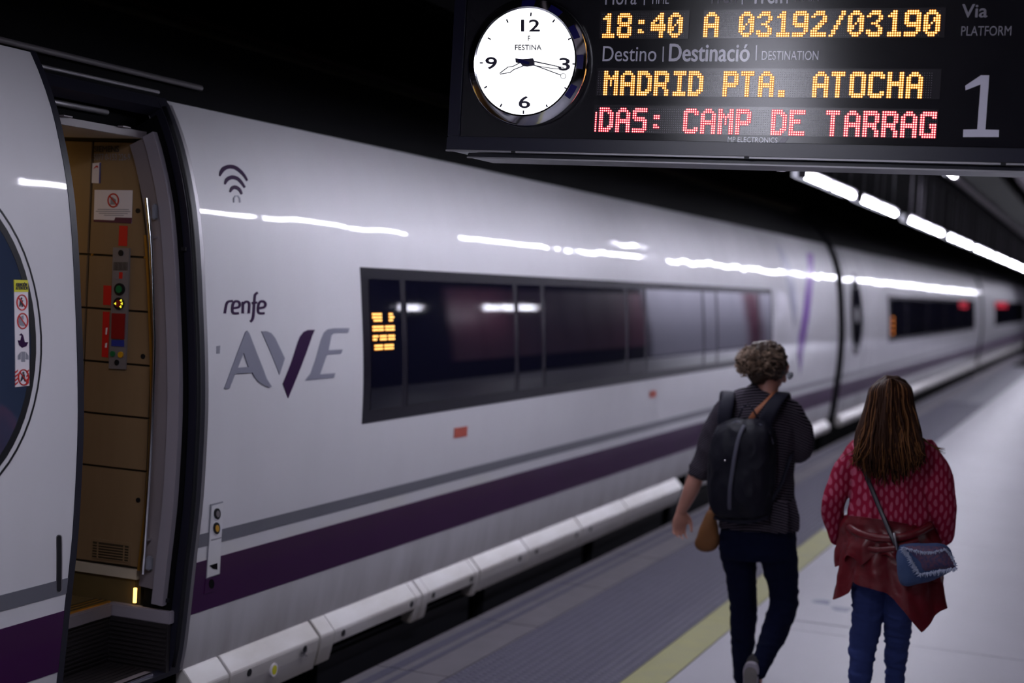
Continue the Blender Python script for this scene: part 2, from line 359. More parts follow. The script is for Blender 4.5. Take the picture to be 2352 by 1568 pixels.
def sloft(rows, hint=(1, 0, 0), n=16, expo=2.0, sub=5):
    """rows: (point, r1, r2) smoothly interpolated; with round ends"""
    arr = [list(p) + [a, b] for p, a, b in rows]
    sm = smooth_path(arr, sub)
    return loft([q[:3] for q in sm], [max(q[3], .0005) for q in sm], [max(q[4], .0005) for q in sm], hint, n, expo)
def limb(rows, hint=(1, 0, 0), n=14, sub=4):
    """rows: (point, radius) with rounded ends"""
    rows = [(V(p), r) for p, r in rows]
    d0 = (rows[0][0] - rows[1][0]).normalized(); d1 = (rows[-1][0] - rows[-2][0]).normalized()
    r0 = rows[0][1]; r1 = rows[-1][1]
    arr = smooth_path([list(p) + [r] for p, r in rows], sub)
    pts = [V(q[:3]) for q in arr]; rr = [float(q[3]) for q in arr]
    pre = [(pts[0] + d0 * r0 * math.sin(a), r0 * math.cos(a)) for a in (1.45, 1.1, 0.6)]
    post = [(pts[-1] + d1 * r1 * math.sin(a), r1 * math.cos(a)) for a in (0.6, 1.1, 1.45)]
    pts = [p for p, _ in pre] + pts + [p for p, _ in post]; rr = [r for _, r in pre] + rr + [r for _, r in post]
    return loft(pts, rr, None, hint, n)
def ellipsoid(c, r, rot=None, nu=16, nv=10):
    c = V(c); vs = []; fs = []
    for i in range(nv + 1):
        ph = -math.pi / 2 + math.pi * i / nv
        for k in range(nu):
            th = 2 * math.pi * k / nu
            p = V((r[0] * math.cos(ph) * math.cos(th), r[1] * math.cos(ph) * math.sin(th), r[2] * math.sin(ph)))
            if rot: p = rot @ p
            vs.append(c + p)
    for i in range(nv):
        for k in range(nu):
            fs.append((i * nu + k, i * nu + (k + 1) % nu, (i + 1) * nu + (k + 1) % nu, (i + 1) * nu + k))
    return vs, fs
def remeshed(g, name, voxel, relax=4, disp=None):
    """fuse all overlapping volumes of g into one continuous skin"""
    me = bpy.data.meshes.new(name + '_src'); me.from_pydata(g.v, [], g.f); me.update()
    bm = bmesh.new(); bm.from_mesh(me); bmesh.ops.remove_doubles(bm, verts=bm.verts, dist=1e-6); bmesh.ops.recalc_face_normals(bm, faces=bm.faces); bm.to_mesh(me); bm.free()
    o = bpy.data.objects.new(name + '_src', me); COL.objects.link(o)
    r = o.modifiers.new('r', 'REMESH'); r.mode = 'VOXEL'; r.voxel_size = voxel; r.adaptivity = 0
    s = o.modifiers.new('s', 'SMOOTH'); s.factor = 0.5; s.iterations = relax
    dg = bpy.context.evaluated_depsgraph_get()
    out = bpy.data.meshes.new_from_object(o.evaluated_get(dg)); out.name = name
    bpy.data.objects.remove(o); bpy.data.meshes.remove(me)
    if disp:
        n = len(out.vertices); co = np.empty(n * 3, np.float32); out.vertices.foreach_get('co', co); co = co.reshape(-1, 3)
        no = np.empty(n * 3, np.float32); out.vertex_normals.foreach_get('vector', no); no = no.reshape(-1, 3)
        d = np.array([disp(co[i], no[i]) for i in range(n)], np.float32)
        co += no * d[:, None]
        out.vertices.foreach_set('co', co.ravel()); out.update()
    return out

# 2D stroke of constant width -> list of polygons
def stroke_quads(pts, wd):
    pts = [V((p[0], p[1])) for p in pts]; L = []; R = []
    ws = wd if isinstance(wd, (list, tuple)) else [wd] * len(pts)
    for i, p in enumerate(pts):
        t = (pts[min(i + 1, len(pts) - 1)] - pts[max(i - 1, 0)]).normalized(); nn = V((-t.y, t.x))
        L.append(p + nn * ws[i] / 2); R.append(p - nn * ws[i] / 2)
    return [tuple(q) for q in L] + [tuple(q) for q in R[::-1]]
def circle_pts(cx, cy, rx, ry=None, n=32, a0=0, a1=2 * math.pi):
    ry = ry or rx; c = a1 - a0 < 2 * math.pi - 1e-6
    return [(cx + rx * math.cos(a0 + (a1 - a0) * i / (n - (1 if c else 0))), cy + ry * math.sin(a0 + (a1 - a0) * i / (n - (1 if c else 0)))) for i in range(n)]

_tc = {}
def text2d(s, bold=0.0, shear=0.0):
    """outline of a string as a filled 2D mesh normalised to the unit box"""
    key = (s, bold, shear)
    if key in _tc: return _tc[key]
    c = bpy.data.curves.new('t', 'FONT'); c.body = s; c.shear = shear; c.resolution_u = 4
    o = bpy.data.objects.new('t', c); COL.objects.link(o)
    dg = bpy.context.evaluated_depsgraph_get(); me = bpy.data.meshes.new_from_object(o.evaluated_get(dg))
    vs = [(v.co.x, v.co.y) for v in me.vertices]; fs = [tuple(p.vertices) for p in me.polygons]
    bpy.data.objects.remove(o); bpy.data.curves.remove(c); bpy.data.meshes.remove(me)
    x0 = min(v[0] for v in vs); x1 = max(v[0] for v in vs); y0 = min(v[1] for v in vs); y1 = max(v[1] for v in vs)
    vs = [((v[0] - x0) / (x1 - x0), (v[1] - y0) / (y1 - y0)) for v in vs]
    if bold:                                                    # heavier weight: the outline laid three times side by side
        n = len(vs); k = bold * 1.0 / (x1 - x0); q = []; F = []
        for j, (du, dv) in enumerate(((-k, 0), (k, 0), (0, .02), (0, -.02))):
            q += [(u + du, v + dv) for u, v in vs]; F += [tuple(i + j * n for i in f) for f in fs]
        vs, fs = q, F
    _tc[key] = (vs, fs); return _tc[key]
def extrude_flat(g, vs2, fs, f_back, f_front, copies=1):
    """a flat filled figure given real thickness"""
    n = len(vs2); V3 = [V(f_back(*p)) for p in vs2] + [V(f_front(*p)) for p in vs2]
    if copies > 1:                                              # the side-by-side copies of heavy lettering each sit a hair higher
        m = n // copies
        for j in range(copies):
            for i in range(m):
                a, b = V3[j * m + i], V3[n + j * m + i]; V3[n + j * m + i] = b + (b - a).normalized() * .00012 * j
    cnt = {}
    for f in fs:
        for a, b in zip(f, f[1:] + f[:1]):
            k = (min(a, b), max(a, b)); cnt.setdefault(k, []).append((a, b))
    F = [tuple(f) for f in fs] + [tuple(i + n for i in f[::-1]) for f in fs]
    for k, l in cnt.items():
        if len(l) == 1: a, b = l[0]; F.append((a, b, b + n, a + n))
    g.add(V3, F)
# =================================================================== PLATFORM (the setting)
EDGE = -3.33
g = G().box(EDGE, 9.0, -6, 75, -0.60, -0.045); floor = struct(g.build('floor', M['dark']))
for k in range(52):                                             # edge kerb stones
    y = -1.99 + 1.276 * k
    me_g = G().box(EDGE, -2.935, y + .006, y + 1.27, -0.05, 0.0)
    st = me_g.build('edge_stone', M['edge'], floor)
    if y < 40:
        G().box(-3.262, -3.207, y + .006, y + 1.27, -0.001, 0.0025).build('grit_strip', M['grit'], st)
        G().box(-3.160, -3.128, y + .006, y + 1.27, -0.001, 0.0025).build('grit_strip', M['grit'], st)
tile_me = None
for k in range(-2, 66):
    for j in range(2):
        x0 = -2.93 + j * 0.380; y0 = 1.0 + 0.75 * k
        if tile_me is None:
            tl = G().box(0.001, 0.379, 0.001, 0.749, -0.045, 0.0).build('tactile_tile', M['tactile'], floor); tile_me = tl.data
        else:
            tl = bpy.data.objects.new('tactile_tile', tile_me); COL.objects.link(tl); tl.parent = floor
        tl.location = (x0, y0, 0)
vs = []; fs = []
for i in range(15):
    for j in range(560):
        cx = -2.905 + 0.0505 * i; cy = 3.0 + 0.05 * j; k = len(vs)
        for r, z in ((0.019, 0.0), (0.014, 0.0055)):
            for a in range(6): vs.append((cx + r * math.cos(a * math.pi / 3), cy + r * math.sin(a * math.pi / 3), z))
        fs.append(tuple(k + 6 + a for a in range(6)))
        for a in range(6): fs.append((k + a, k + (a + 1) % 6, k + 6 + (a + 1) % 6, k + 6 + a))
me = bpy.data.meshes.new('tactile_studs'); me.from_pydata(vs, [], fs); mkobj('tactile_studs', me, M['stud'], floor, kind='stuff')
for k in range(-2, 6):
    G().box(-2.165, -1.965, 1.0 + 2.0 * k + .002, 3.0 + 2.0 * k - .002, -0.045, 0.001).build('yellow_line', M['yline'], floor)
struct(G().box(-2.165, -1.963, 13.0, 75, -.045, 0).build('trim_kerb', M['floor']))
ys = [-6, 1.05, 5.05, 9.05, 13.05, 17.05, 21.05, 25.05, 29.05, 33.05, 37.05, 45.05, 60, 75]
for a, b_ in zip(ys, ys[1:]):
    for x0, x1 in ((-1.962, 2.0), (2.0, 9.0)):
        G().box(x0 + .003, x1 - .003, a + .004, b_ - .004, -0.045, 0.0).build('concrete_slab', M['floor'], floor, bevel=0.0)
# inspection plate in the concrete with blue-grey stains
pl = G().box(-1.76, -1.02, 9.30, 10.35, 0.0, 0.004).build('inspection_cover', M['floor'], floor)
for cx, cy, r in ((-1.62, 9.95, .055), (-1.47, 9.80, .06), (-1.33, 9.62, .06), (-1.18, 9.60, .07), (-1.24, 9.40, .05)):
    q = [(cx + r * (1 + .35 * math.sin(3 * a + cx * 9)) * math.cos(a), cy + 1.6 * r * (1 + .3 * math.cos(2 * a)) * math.sin(a)) for a in [i * math.pi / 9 for i in range(18)]]
    G().prism(q, lambda u, v: (u, v, 0.003), lambda u, v: (u, v, 0.005)).build('stain', M['stain'], pl)
struct(G().box(-12, EDGE - .0, -10, 75, -1.35, -1.2).build('trackbed', M['dark']))

# =================================================================== HALL
def rline(ratio, z): return ratio * (z - 2.0)                   # x of a line along the platform seen at slope ratio
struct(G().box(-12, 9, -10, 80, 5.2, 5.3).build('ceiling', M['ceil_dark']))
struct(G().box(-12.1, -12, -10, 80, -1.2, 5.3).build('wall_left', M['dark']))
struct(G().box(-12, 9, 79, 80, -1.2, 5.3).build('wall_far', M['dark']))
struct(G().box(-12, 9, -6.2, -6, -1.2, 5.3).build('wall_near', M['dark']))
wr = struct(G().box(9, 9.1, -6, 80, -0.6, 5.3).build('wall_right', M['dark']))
for k in range(16):                                             # pale cladding of the wall across, seen mirrored in the train's glass
    y = 54 + 1.6 * k
    G().box(8.94, 8.99, y, y + 1.56, 0.15, 4.8).build('wall_panel', M['wall'] if k not in (10, 11) else M['wallred'], wr)
for k in range(8):
    G().box(8.94, 8.99, 36 + 2.2 * k, 38.1 + 2.2 * k, 1.2, 4.2).build('wall_panel', M['wallred'], wr)
# ribbed cladding band high on the far side of the tracks
rc = struct(G().box(-11.99, -11.9, -10, 60, 4.25, 5.1).build('wall_cladding', M['rib']))
for k in range(9):
    z = 4.30 + 0.09 * k
    G().box(-11.9, -11.84, -10, 24, z, z + 0.055).build('rib', M['rib'], rc)
for k in range(90):
    y = 24.2 + 0.30 * k
    G().box(-11.9, -11.84, y, y + 0.18, 3.4, 5.05).build('rib', M['rib'], rc)
o = G(); o.add(*loft([(-11.6, -10, 5.12), (-11.6, 60, 5.12)], .05, None, (1, 0, 0), 8)); tag(o.build('service_pipe', M['red_pipe'], smooth=True), 'dark red service pipe running under the ceiling above the ribbed wall', 'pipe')
for x, z in ((-8.0, 5.0), (-6.5, 5.0)):
    struct(G().box(x, x + .35, -10, 60, z, 5.2).build('trim_beam', M['dark']))

# ceiling over the platform: dark beams and pale panels running along the track
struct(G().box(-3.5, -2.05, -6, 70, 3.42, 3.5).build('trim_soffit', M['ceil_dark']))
G_ = G().box(rline(-1.60, 3.55), rline(-1.30, 3.55), 2, 70, 3.55, 3.60)
struct(G_.build('trim_cove', M['ceil']))
struct(G().box(-1.86, -1.40, 2, 70, 3.50, 3.58).build('trim_beam', M['ceil_dark']))
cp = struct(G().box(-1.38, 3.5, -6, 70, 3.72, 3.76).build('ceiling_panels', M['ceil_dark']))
pm = None
for k in range(60):
    for x0, x1 in ((-1.36, -0.72), (-0.42, 0.6)):
        G().box(x0, x1, 2 + 1.1 * k, 3.06 + 1.1 * k, 3.66, 3.70).build('ceiling_panel', M['ceil'], cp)

# fluorescent lamps: housing + tube, hung end to end in a line
def make_lamp(length):
    root = bpy.data.objects.new('tube_lamp', None); COL.objects.link(root); root.empty_display_size = .1
    h = G().add(*loft([(0, 0, .045), (0, length, .045)], [.030] * 2, [.018] * 2, (1, 0, 0), 12)).build('housing', M['housing'], root)
    tb = G().add(*loft([(0, .03, .0), (0, length - .03, .0)], .024, None, (1, 0, 0), 10)).build('tube', M['tube'], root, smooth='auto')
    G().box(-.082, -.078, 0, length, -.020, .060).build('reflector_lip', M['lip'], root); G().box(-.082, .0, 0, length, .058, .062).build('reflector_top', M['lip'], root)  # dark lip added to keep tube light off the train's upper side
    for yy in (.0, length - .03): G().box(-.03, .03, yy, yy + .03, -.03, .05).build('end_cap', M['housing'], root)
    for yy in (.2, length - .2): G().box(-.006, .006, yy - .006, yy + .006, .06, .60).build('hanger', M['housing'], root)
    return root
def dup(root, loc):
    r = root.copy(); COL.objects.link(r); r.location = loc
    for ch in list(root.children):
        c = ch.copy(); COL.objects.link(c); c.parent = r
    return r
lamp = make_lamp(1.16); used = [False]
def place_lamp(loc, label, group):
    r = lamp if not used[0] else dup(lamp, loc); used[0] = True
    r.location = loc; r['label'] = label; r['category'] = 'lamp'; r['group'] = group
    return r
LX, LZ = -2.17, 2.84
for y in (5.75, 6.93, 8.15, 9.32, -1.0, 0.2, 1.4):
    place_lamp((LX, y, LZ), 'fluorescent tube lamp of the line above the tracks side, hidden behind the departure board', 'tube lamps behind the board')
labels = ['nearest lit fluorescent tube lamp below the departure board, right of its train', 'second lit fluorescent tube lamp from the departure board', 'third lit fluorescent tube lamp, just past the first gap', 'fourth lit fluorescent tube lamp, before the second gap']
yy = [11.2, 12.37, 13.9, 15.1, 17.3]
for y, l in zip(yy[:4], labels): place_lamp((LX, y, LZ), l, 'tube lamps over the platform')
y = 17.3; k = 0; ORD = ['fifth', 'sixth', 'seventh', 'eighth', 'ninth', 'tenth', 'eleventh', 'twelfth', 'thirteenth', 'fourteenth', 'fifteenth', 'sixteenth', 'seventeenth', 'eighteenth']
while y < 60:
    place_lamp((LX, y, LZ), (ORD[k] + ' lit fluorescent tube lamp from the departure board, over the far carriages') if k < 14 else 'distant fluorescent tube lamp at the far end of the receding row', 'tube lamps over the platform')
    k += 1; y += 1.19 if k % 3 else 1.9
for y in (17.1,):
    place_lamp((-1.80, y, 3.40), 'bright tube lamp in the ceiling cove at upper right, just under the board', 'cove lamps')
for k, y in enumerate((2.3, -3.4)):                              # panel lamps added out of view; the nearer makes the streak on the board
    pl_ = thing('panel_lamp', ('flat square-edged panel lamp shining on the front of the departure board', 'flat panel lamp over the platform behind the viewer')[k], 'lamp', (-1.62, y + .6, 3.12), 'panel lamps')
    xo = 0 if k == 0 else 3.3; pl_.location.x += xo
    G().box(-1.80 + xo, -1.44 + xo, y, y + 1.2, 3.125, 3.17).build('housing', M['housing'], pl_)
    G().box(-1.78 + xo, -1.46 + xo, y + .02, y + 1.18, 3.115, 3.126).build('diffuser', M['front_panel_lamp'], pl_)
    for yy in (y + .2, y + 1.0): G().box(-1.63 + xo, -1.61 + xo, yy, yy + .02, 3.17, 3.45).build('hanger', M['housing'], pl_)
for y in (-2, 4.5, 11, 17.5, 24, 30.5, 37):
    place_lamp((4.6, y, 4.3), 'tube lamp high over the right half of the platform', 'tube lamps over the right half')
for y in (31.2, 36.2, 37.5, 38.8):
    place_lamp((8.0, y, 3.45), 'tube lamp along the pale wall across the platform', 'tube lamps by the wall across')
for k in range(9):                                              # glowing panels added out of view to brighten the pale wall
    q_ = thing('recessed_light', 'dim recessed ceiling light washing the pale wall across the platform', 'lamp', (7.6, 54 + 3 * k, 5.15), 'wall washing lights')
    G().box(6.7, 8.5, 53 + 3 * k, 55.0 + 3 * k, 5.14, 5.19).build('diffuser', M['dim_panel'], q_)

# =================================================================== TRAIN
PR = [(-3.43, .32), (-3.415, .40), (-3.405, .5), (-3.385, .77), (-3.367, 1.0), (-3.362, 1.2), (-3.363, 1.4), (-3.375, 1.6), (-3.394, 1.8), (-3.416, 2.0), (-3.448, 2.2), (-3.505, 2.4), (-3.555, 2.52), (-3.61, 2.62), (-3.69, 2.74), (-3.79, 2.86), (-3.92, 2.96), (-4.1, 3.04), (-4.4, 3.10), (-4.81, 3.12)]
PRS = [tuple(q) for q in smooth_path(PR, 6)]
_z = np.array([q[1] for q in PRS]); _x = np.array([q[0] for q in PRS])
_dz = np.gradient(_z); _dx = np.gradient(_x)
def prof(z): return float(np.interp(z, _z, _x))
def pnorm(z):
    dx = float(np.interp(z, _z, _dx / _dz)); n = V((1, -dx)); n.normalize(); return n      # (x, z)
def SP(y, z, off=0.0):
    n = pnorm(z); return V((prof(z) + n.x * off, y, z + n.y * off))
def S(px, py, base=0.0):
    """picture point -> (y, z) on the side of the train"""
    z = 1.5
    for _ in range(12):
        p = at_x(px, py, prof(z) + base); z = 0.5 * z + 0.5 * min(max(p.z, .3), 2.9)
    return p.y, p.z
def zs_between(z0, z1, step=0.06):
    n = max(1, int(math.ceil((z1 - z0) / step))); return [z0 + (z1 - z0) * i / n for i in range(n + 1)]
def slab(g, y0, y1, z0, z1, o0, o1, ny=1):
    """closed slab following the curved side between offsets o0 (inside) and o1 (outside)"""
    zs = zs_between(z0, z1); n = len(zs)
    vs = [SP(y0, z, o1) for z in zs] + [SP(y1, z, o1) for z in zs] + [SP(y0, z, o0) for z in zs] + [SP(y1, z, o0) for z in zs]
    F = []
    for i in range(n - 1):
        F += [(i, i + 1, n + i + 1, n + i), (2 * n + i, 3 * n + i, 3 * n + i + 1, 2 * n + i + 1), (i, 2 * n + i, 2 * n + i + 1, i + 1), (n + i, n + i + 1, 3 * n + i + 1, 3 * n + i)]
    F += [(0, n, 3 * n, 2 * n), (n - 1, 3 * n - 1, 4 * n - 1, 2 * n - 1)]
    g.add(vs, F, True); return g
def decal(g, polys, off=0.003, base=0.0, px=True):
    """flat figures (lists of picture points or of (y,z)) laid on the curved side, cut every few centimetres so that they follow it"""
    for poly in polys:
        pts = [S(*p, base) for p in poly] if px else poly
        bm = bmesh.new(); vv = [bm.verts.new((p[0], p[1], 0)) for p in pts]
        for t in tessellate_polygon([[V((p[0], p[1], 0)) for p in pts]]):
            try: bm.faces.new([vv[i] for i in t])
            except ValueError: pass
        z = math.floor(min(p[1] for p in pts) / .05) * .05
        while z < max(p[1] for p in pts):
            bmesh.ops.bisect_plane(bm, geom=bm.verts[:] + bm.edges[:] + bm.faces[:], plane_co=(0, z, 0), plane_no=(0, 1, 0)); z += .05
        bm.verts.index_update()
        v2 = [(v.co.x, v.co.y) for v in bm.verts]; f2 = [tuple(v.index for v in f.verts) for f in bm.faces]; bm.free()
        extrude_flat(g, v2, f2, lambda y, z: SP(y, z, base + off - .0025), lambda y, z: SP(y, z, base + off))
    return g
def decal_text(g, s, corners, off=.003, base=0.0, bold=0, shear=0, plane=None):
    """text filling a picture box (x0,y0,x1,y1) on the side of the train or on another surface given by plane(px,py,depth)"""
    v2, f2 = text2d(s, bold, shear)
    x0, y0, x1, y1 = corners
    pts = [(x0 + (x1 - x0) * u, y1 + (y0 - y1) * v) for u, v in v2]
    if plane is None:
        q = [S(*p, base) for p in pts]; extrude_flat(g, q, f2, lambda y, z: SP(y, z, base + off - .002), lambda y, z: SP(y, z, base + off), 4 if bold else 1)
    else:
        extrude_flat(g, pts, f2, lambda a, b: plane(a, b, off - .002), lambda a, b: plane(a, b, off), 4 if bold else 1)
    return g

def ellipse_ring(g, yc, zc, a0, b0, a1, b1, o0, o1, n=56):
    """elliptical ring (a1=b1=0: a disc) laid on the curved side"""
    vs = []; F = []; rings = [(a0, b0)] + [(a0 + (a1 - a0) * t, b0 + (b1 - b0) * t) for t in ([1] if a1 > 0 else [.75, .5, .25])]
    m = len(rings)
    for o in (o0, o1):
        for a, b in rings:
            for k in range(n):
                th = 2 * math.pi * k / n; vs.append(SP(yc + a * math.cos(th), zc + b * math.sin(th), o))
    for l in range(2):
        for r in range(m - 1):
            for k in range(n):
                q = (l * m * n + r * n + k, l * m * n + r * n + (k + 1) % n, l * m * n + (r + 1) * n + (k + 1) % n, l * m * n + (r + 1) * n + k); F.append(q)
        if a1 == 0: F.append(tuple(l * m * n + (m - 1) * n + k for k in range(n)))
    for r in ([0, m - 1] if a1 > 0 else [0]):
        for k in range(n): F.append((r * n + k, r * n + (k + 1) % n, m * n + r * n + (k + 1) % n, m * n + r * n + k))
    g.add(vs, F, True); return g

XC = -4.81
def roof_solid(g, y0, y1, zb):
    pts = [(x, z) for x, z in PRS if z >= zb]; pts = [(prof(zb), zb)] + pts
    full = pts + [(2 * XC - x, z) for x, z in pts[::-1][1:]]
    n = len(full); g.add([(x, y0, z) for x, z in full] + [(x, y1, z) for x, z in full], [tuple(range(n)), tuple(range(n, 2 * n))[::-1]] + [(i, (i + 1) % n, n + (i + 1) % n, n + i) for i in range(n)], False)
PANES_B = [(25.6, 27.6), (27.7, 30.9), (31.0, 34.2), (34.3, 37.5), (37.6, 40.8), (40.9, 41.8)]
def carriage(y0, y1, label, door_gap=None):
    t = thing('train_carriage', label, 'carriage', (XC, (y0 + y1) / 2, -0.8), 'carriages of the white train')
    g = G()
    if door_gap: slab(g, y0, door_gap[0], .32, 2.62, -.06, 0); slab(g, door_gap[1], y1, .32, 2.62, -.06, 0)
    else: slab(g, y0, y1, .32, 2.62, -.06, 0)
    g.build('side_wall', M['white'], t, smooth='auto')
    G().box(XC - 1.45, XC - 1.39, y0, y1, .32, 2.62).build('far_side_wall', M['white_plain'], t)
    g = G(); roof_solid(g, y0, y1, 2.622); g.build('roof', M['roof'], t, smooth='auto')
    G().box(XC - 1.3, XC + 1.22, y0, y1, -.85, .30).build('underframe', M['black'], t)
    for yy in ((y0 - .02, y0 - .001), (y1 + .001, y1 + .02)):
        pts = [(x + .004, z) for x, z in PRS if z >= .32]; full = pts + [(2 * XC - x, z) for x, z in pts[::-1][1:]]; n = len(full)
        G().add([(x, yy[0], z) for x, z in full] + [(x, yy[1], z) for x, z in full], [tuple(range(n)), tuple(range(n, 2 * n))[::-1]] + [(i, (i + 1) % n, n + (i + 1) % n, n + i) for i in range(n)]).build('end_wall', M['rubber'], t)
    segs = [(y0, door_gap[0]), (door_gap[1] + .07, y1)] if door_gap else [(y0, y1)]
    for a, c in segs:
        g = G(); slab(g, a, c, .826, .881, -.001, .0018); g.build('grey_stripe', M['grey_stripe'], t, smooth='auto')
        g = G(); slab(g, a, c, .550, .765, -.001, .0018); g.build('purple_stripe', M['purple'], t, smooth='auto')
    return t

CA = carriage(-5.5, 20.50, 'nearest white train carriage with open door, grey and purple stripes and long dark window', (4.45, 5.225))
CB = carriage(21.05, 44.00, 'second white train carriage, beyond the first black gap, with a dark oval door window')
CC = carriage(44.70, 68.0, 'farthest white train carriage at the right edge of the photo')
for y0, y1 in ((20.50, 21.05), (44.00, 44.70)):                  # bellows between the carriages
    g = G(); y0, y1 = y0 + .03, y1 - .03
    for k in range(4):
        a = y0 + (y1 - y0) * k / 4
        pts = [(x - .42, z - .12) for x, z in PRS if z >= .4]; full = pts + [(2 * XC - x, z) for x, z in pts[::-1][1:]]; n = len(full)
        g.add([(x, a + .005, z) for x, z in full] + [(x, a + (y1 - y0) / 4 - .005, z) for x, z in full], [tuple(range(n)), tuple(range(n, 2 * n))[::-1]] + [(i, (i + 1) % n, n + (i + 1) % n, n + i) for i in range(n)])
    tag(g.build('gangway_bellows', M['rubber']), 'black gangway bellows between the nearest and second carriages' if y0 < 30 else 'black gangway bellows between the second and farthest carriages', 'bellows', 'gangway bellows')

# window bands and panes
def window_band(par, y0, y1, z0, z1, panes):
    g = G(); slab(g, y0, y1, z0, z1, -.01, .003); b = g.build('window_band', M['band'], par, smooth='auto')
    for a, c in panes:
        g = G(); slab(g, a, c, z0 + .06, z1 - .055, -.005, .0055); g.build('window_pane', M['glass'], b, smooth='auto')
    return b
wb = window_band(CA, 6.70, 16.32, 1.235, 1.993, [(6.78, 7.13), (7.20, 8.72), (8.79, 9.20), (9.27, 11.0), (11.07, 11.5), (11.57, 13.3), (13.37, 13.8), (13.87, 15.6), (15.67, 16.24)])
wb2 = window_band(CB, 25.4, 41.9, 1.235, 1.99, PANES_B)
wb3 = window_band(CC, 49.0, 66.0, 1.235, 1.99, [(49.2 + 2.8 * k, 51.9 + 2.8 * k) for k in range(6)])

def leds(name, par, rows, y0, z0, pitch, mt, off, s=.42):
    vs = []; F = []
    for r, row in enumerate(rows):
        for c, ch in enumerate(row):
            if ch != '#': continue
            yc = y0 + pitch * c; zc = z0 - pitch * r; k = len(vs)
            for a in range(6): vs.append(SP(yc + s * pitch * math.cos(a * 1.0472), zc + s * pitch * math.sin(a * 1.0472), off))
            F.append(tuple(k + a for a in range(6)))
    me = bpy.data.meshes.new(name); me.from_pydata(vs, [], F); return mkobj(name, me, mt, par, kind='stuff')
rows = ['#######.....###.', '#######.....####', '.######.....###.', '................', '########.#######', '########.#######', '................', '####.#####.#####', '###..#####.#####', '................', '.######.#######.', '.######.#######.']
leds('led_display', wb, rows, 6.80, 1.765, .0155, M['led_amber_body'], .008, .50)  # wide discs paint the glow around the dots
leds('led_display', wb, [r.replace('#', '#') for r in rows], 6.80, 1.765, .0155, M['led_amber'], .009, .26)
rr = ['#' * 26 for _ in range(3)]
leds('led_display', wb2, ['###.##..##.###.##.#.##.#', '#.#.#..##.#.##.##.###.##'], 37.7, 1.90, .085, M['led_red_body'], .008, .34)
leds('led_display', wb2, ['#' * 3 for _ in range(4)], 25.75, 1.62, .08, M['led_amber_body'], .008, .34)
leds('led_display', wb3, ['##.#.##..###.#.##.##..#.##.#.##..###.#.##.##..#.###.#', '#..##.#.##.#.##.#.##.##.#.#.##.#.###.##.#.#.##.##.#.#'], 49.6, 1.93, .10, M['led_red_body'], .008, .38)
# lower black panel left of the first display and oval door window of the second carriage
g = G(); ellipse_ring(g, 22.1, 1.70, .46, .50, 0, 0, -.002, .004); g.build('oval_window', M['glass'], CB, smooth='auto')
g = G(); ellipse_ring(g, 22.1, 1.70, .55, .58, .47, .51, -.002, .003); g.build('oval_window_seal', M['rubber'], CB, smooth='auto')
for yy in (21.35, 22.85):
    g = G(); slab(g, yy, yy + .02, .4, 2.6, -.002, .002); g.build('door_seam', M['rubber'], CB)

# logos, traced as outlines on the curved paint
def c3(l): return [(400 + u / 2.614, 340 + v / 2.614) for u, v in l]
def c8(l): return [(1700 + u / 2.613, 360 + v / 2.613) for u, v in l]
g = G()
Aout = c3([(435, 1096), (447, 1112), (490, 1225), (530, 1325), (552, 1385), (582, 1432), (566, 1437), (530, 1420), (500, 1400), (480, 1375), (465, 1347), (362, 1355), (327, 1443), (298, 1443), (378, 1225), (425, 1105)])
Ahole = c3([(413, 1228), (442, 1313), (378, 1318)])
o2 = [S(*p) for p in Aout]; h2 = [S(*p) for p in Ahole]
allp = o2 + h2; tri = tessellate_polygon([[V((p[0], p[1], 0)) for p in o2], [V((p[0], p[1], 0)) for p in h2]])
extrude_flat(g, allp, [tuple(t) for t in tri], lambda y, z: SP(y, z, 0), lambda y, z: SP(y, z, .0045))
decal(g, [c3([(522, 1100), (550, 1098), (580, 1110), (603, 1138), (662, 1262), (630, 1360), (575, 1220), (535, 1130)])], .003)
decal(g, [c3([(1050, 1080), (1042, 1108), (985, 1108), (955, 1112), (942, 1125), (925, 1213), (1010, 1208), (1000, 1233), (915, 1240), (873, 1358), (965, 1350), (957, 1378), (880, 1384), (785, 1395), (795, 1380), (818, 1350), (850, 1260), (880, 1150), (897, 1108), (918, 1088), (955, 1081)])], .003)
lg = g.build('grey_logo_letters', M['logo_grey'], CA)
g = G(); decal(g, [c3([(650, 1415), (700, 1290), (740, 1165), (755, 1130), (775, 1104), (800, 1092), (842, 1090), (825, 1130), (790, 1230), (755, 1322), (715, 1420), (682, 1500)])], .0032); g.build('purple_logo_stroke', M['logo_purple'], CA)
g = G()
for st_ in ([(302, 992), (308, 955), (315, 930), (328, 920), (350, 918)],
            [(350, 962), (384, 955), (393, 938), (384, 922), (365, 920), (352, 935), (347, 968), (354, 990), (386, 991)],
            [(410, 992), (412, 922)], [(413, 935), (428, 922), (443, 925), (449, 940), (446, 992)],
            [(456, 1042), (467, 1030), (474, 1000), (481, 900), (487, 877), (500, 868)], [(466, 930), (496, 927)],
            [(504, 962), (537, 955), (547, 938), (538, 922), (519, 920), (506, 935), (501, 968), (508, 990), (541, 991)]):
    q_ = stroke_quads(c3([(p[0], p[1]) for p in smooth_path([(a, b, 0) for a, b in st_], 3)] if len(st_) > 2 else st_), 5.2); n_ = len(q_) // 2
    decal(g, [[q_[i], q_[i + 1], q_[2 * n_ - 2 - i], q_[2 * n_ - 1 - i]] for i in range(n_ - 1)], .003)
g.build('operator_lettering', M['logo_purple'], CA)
g = G()
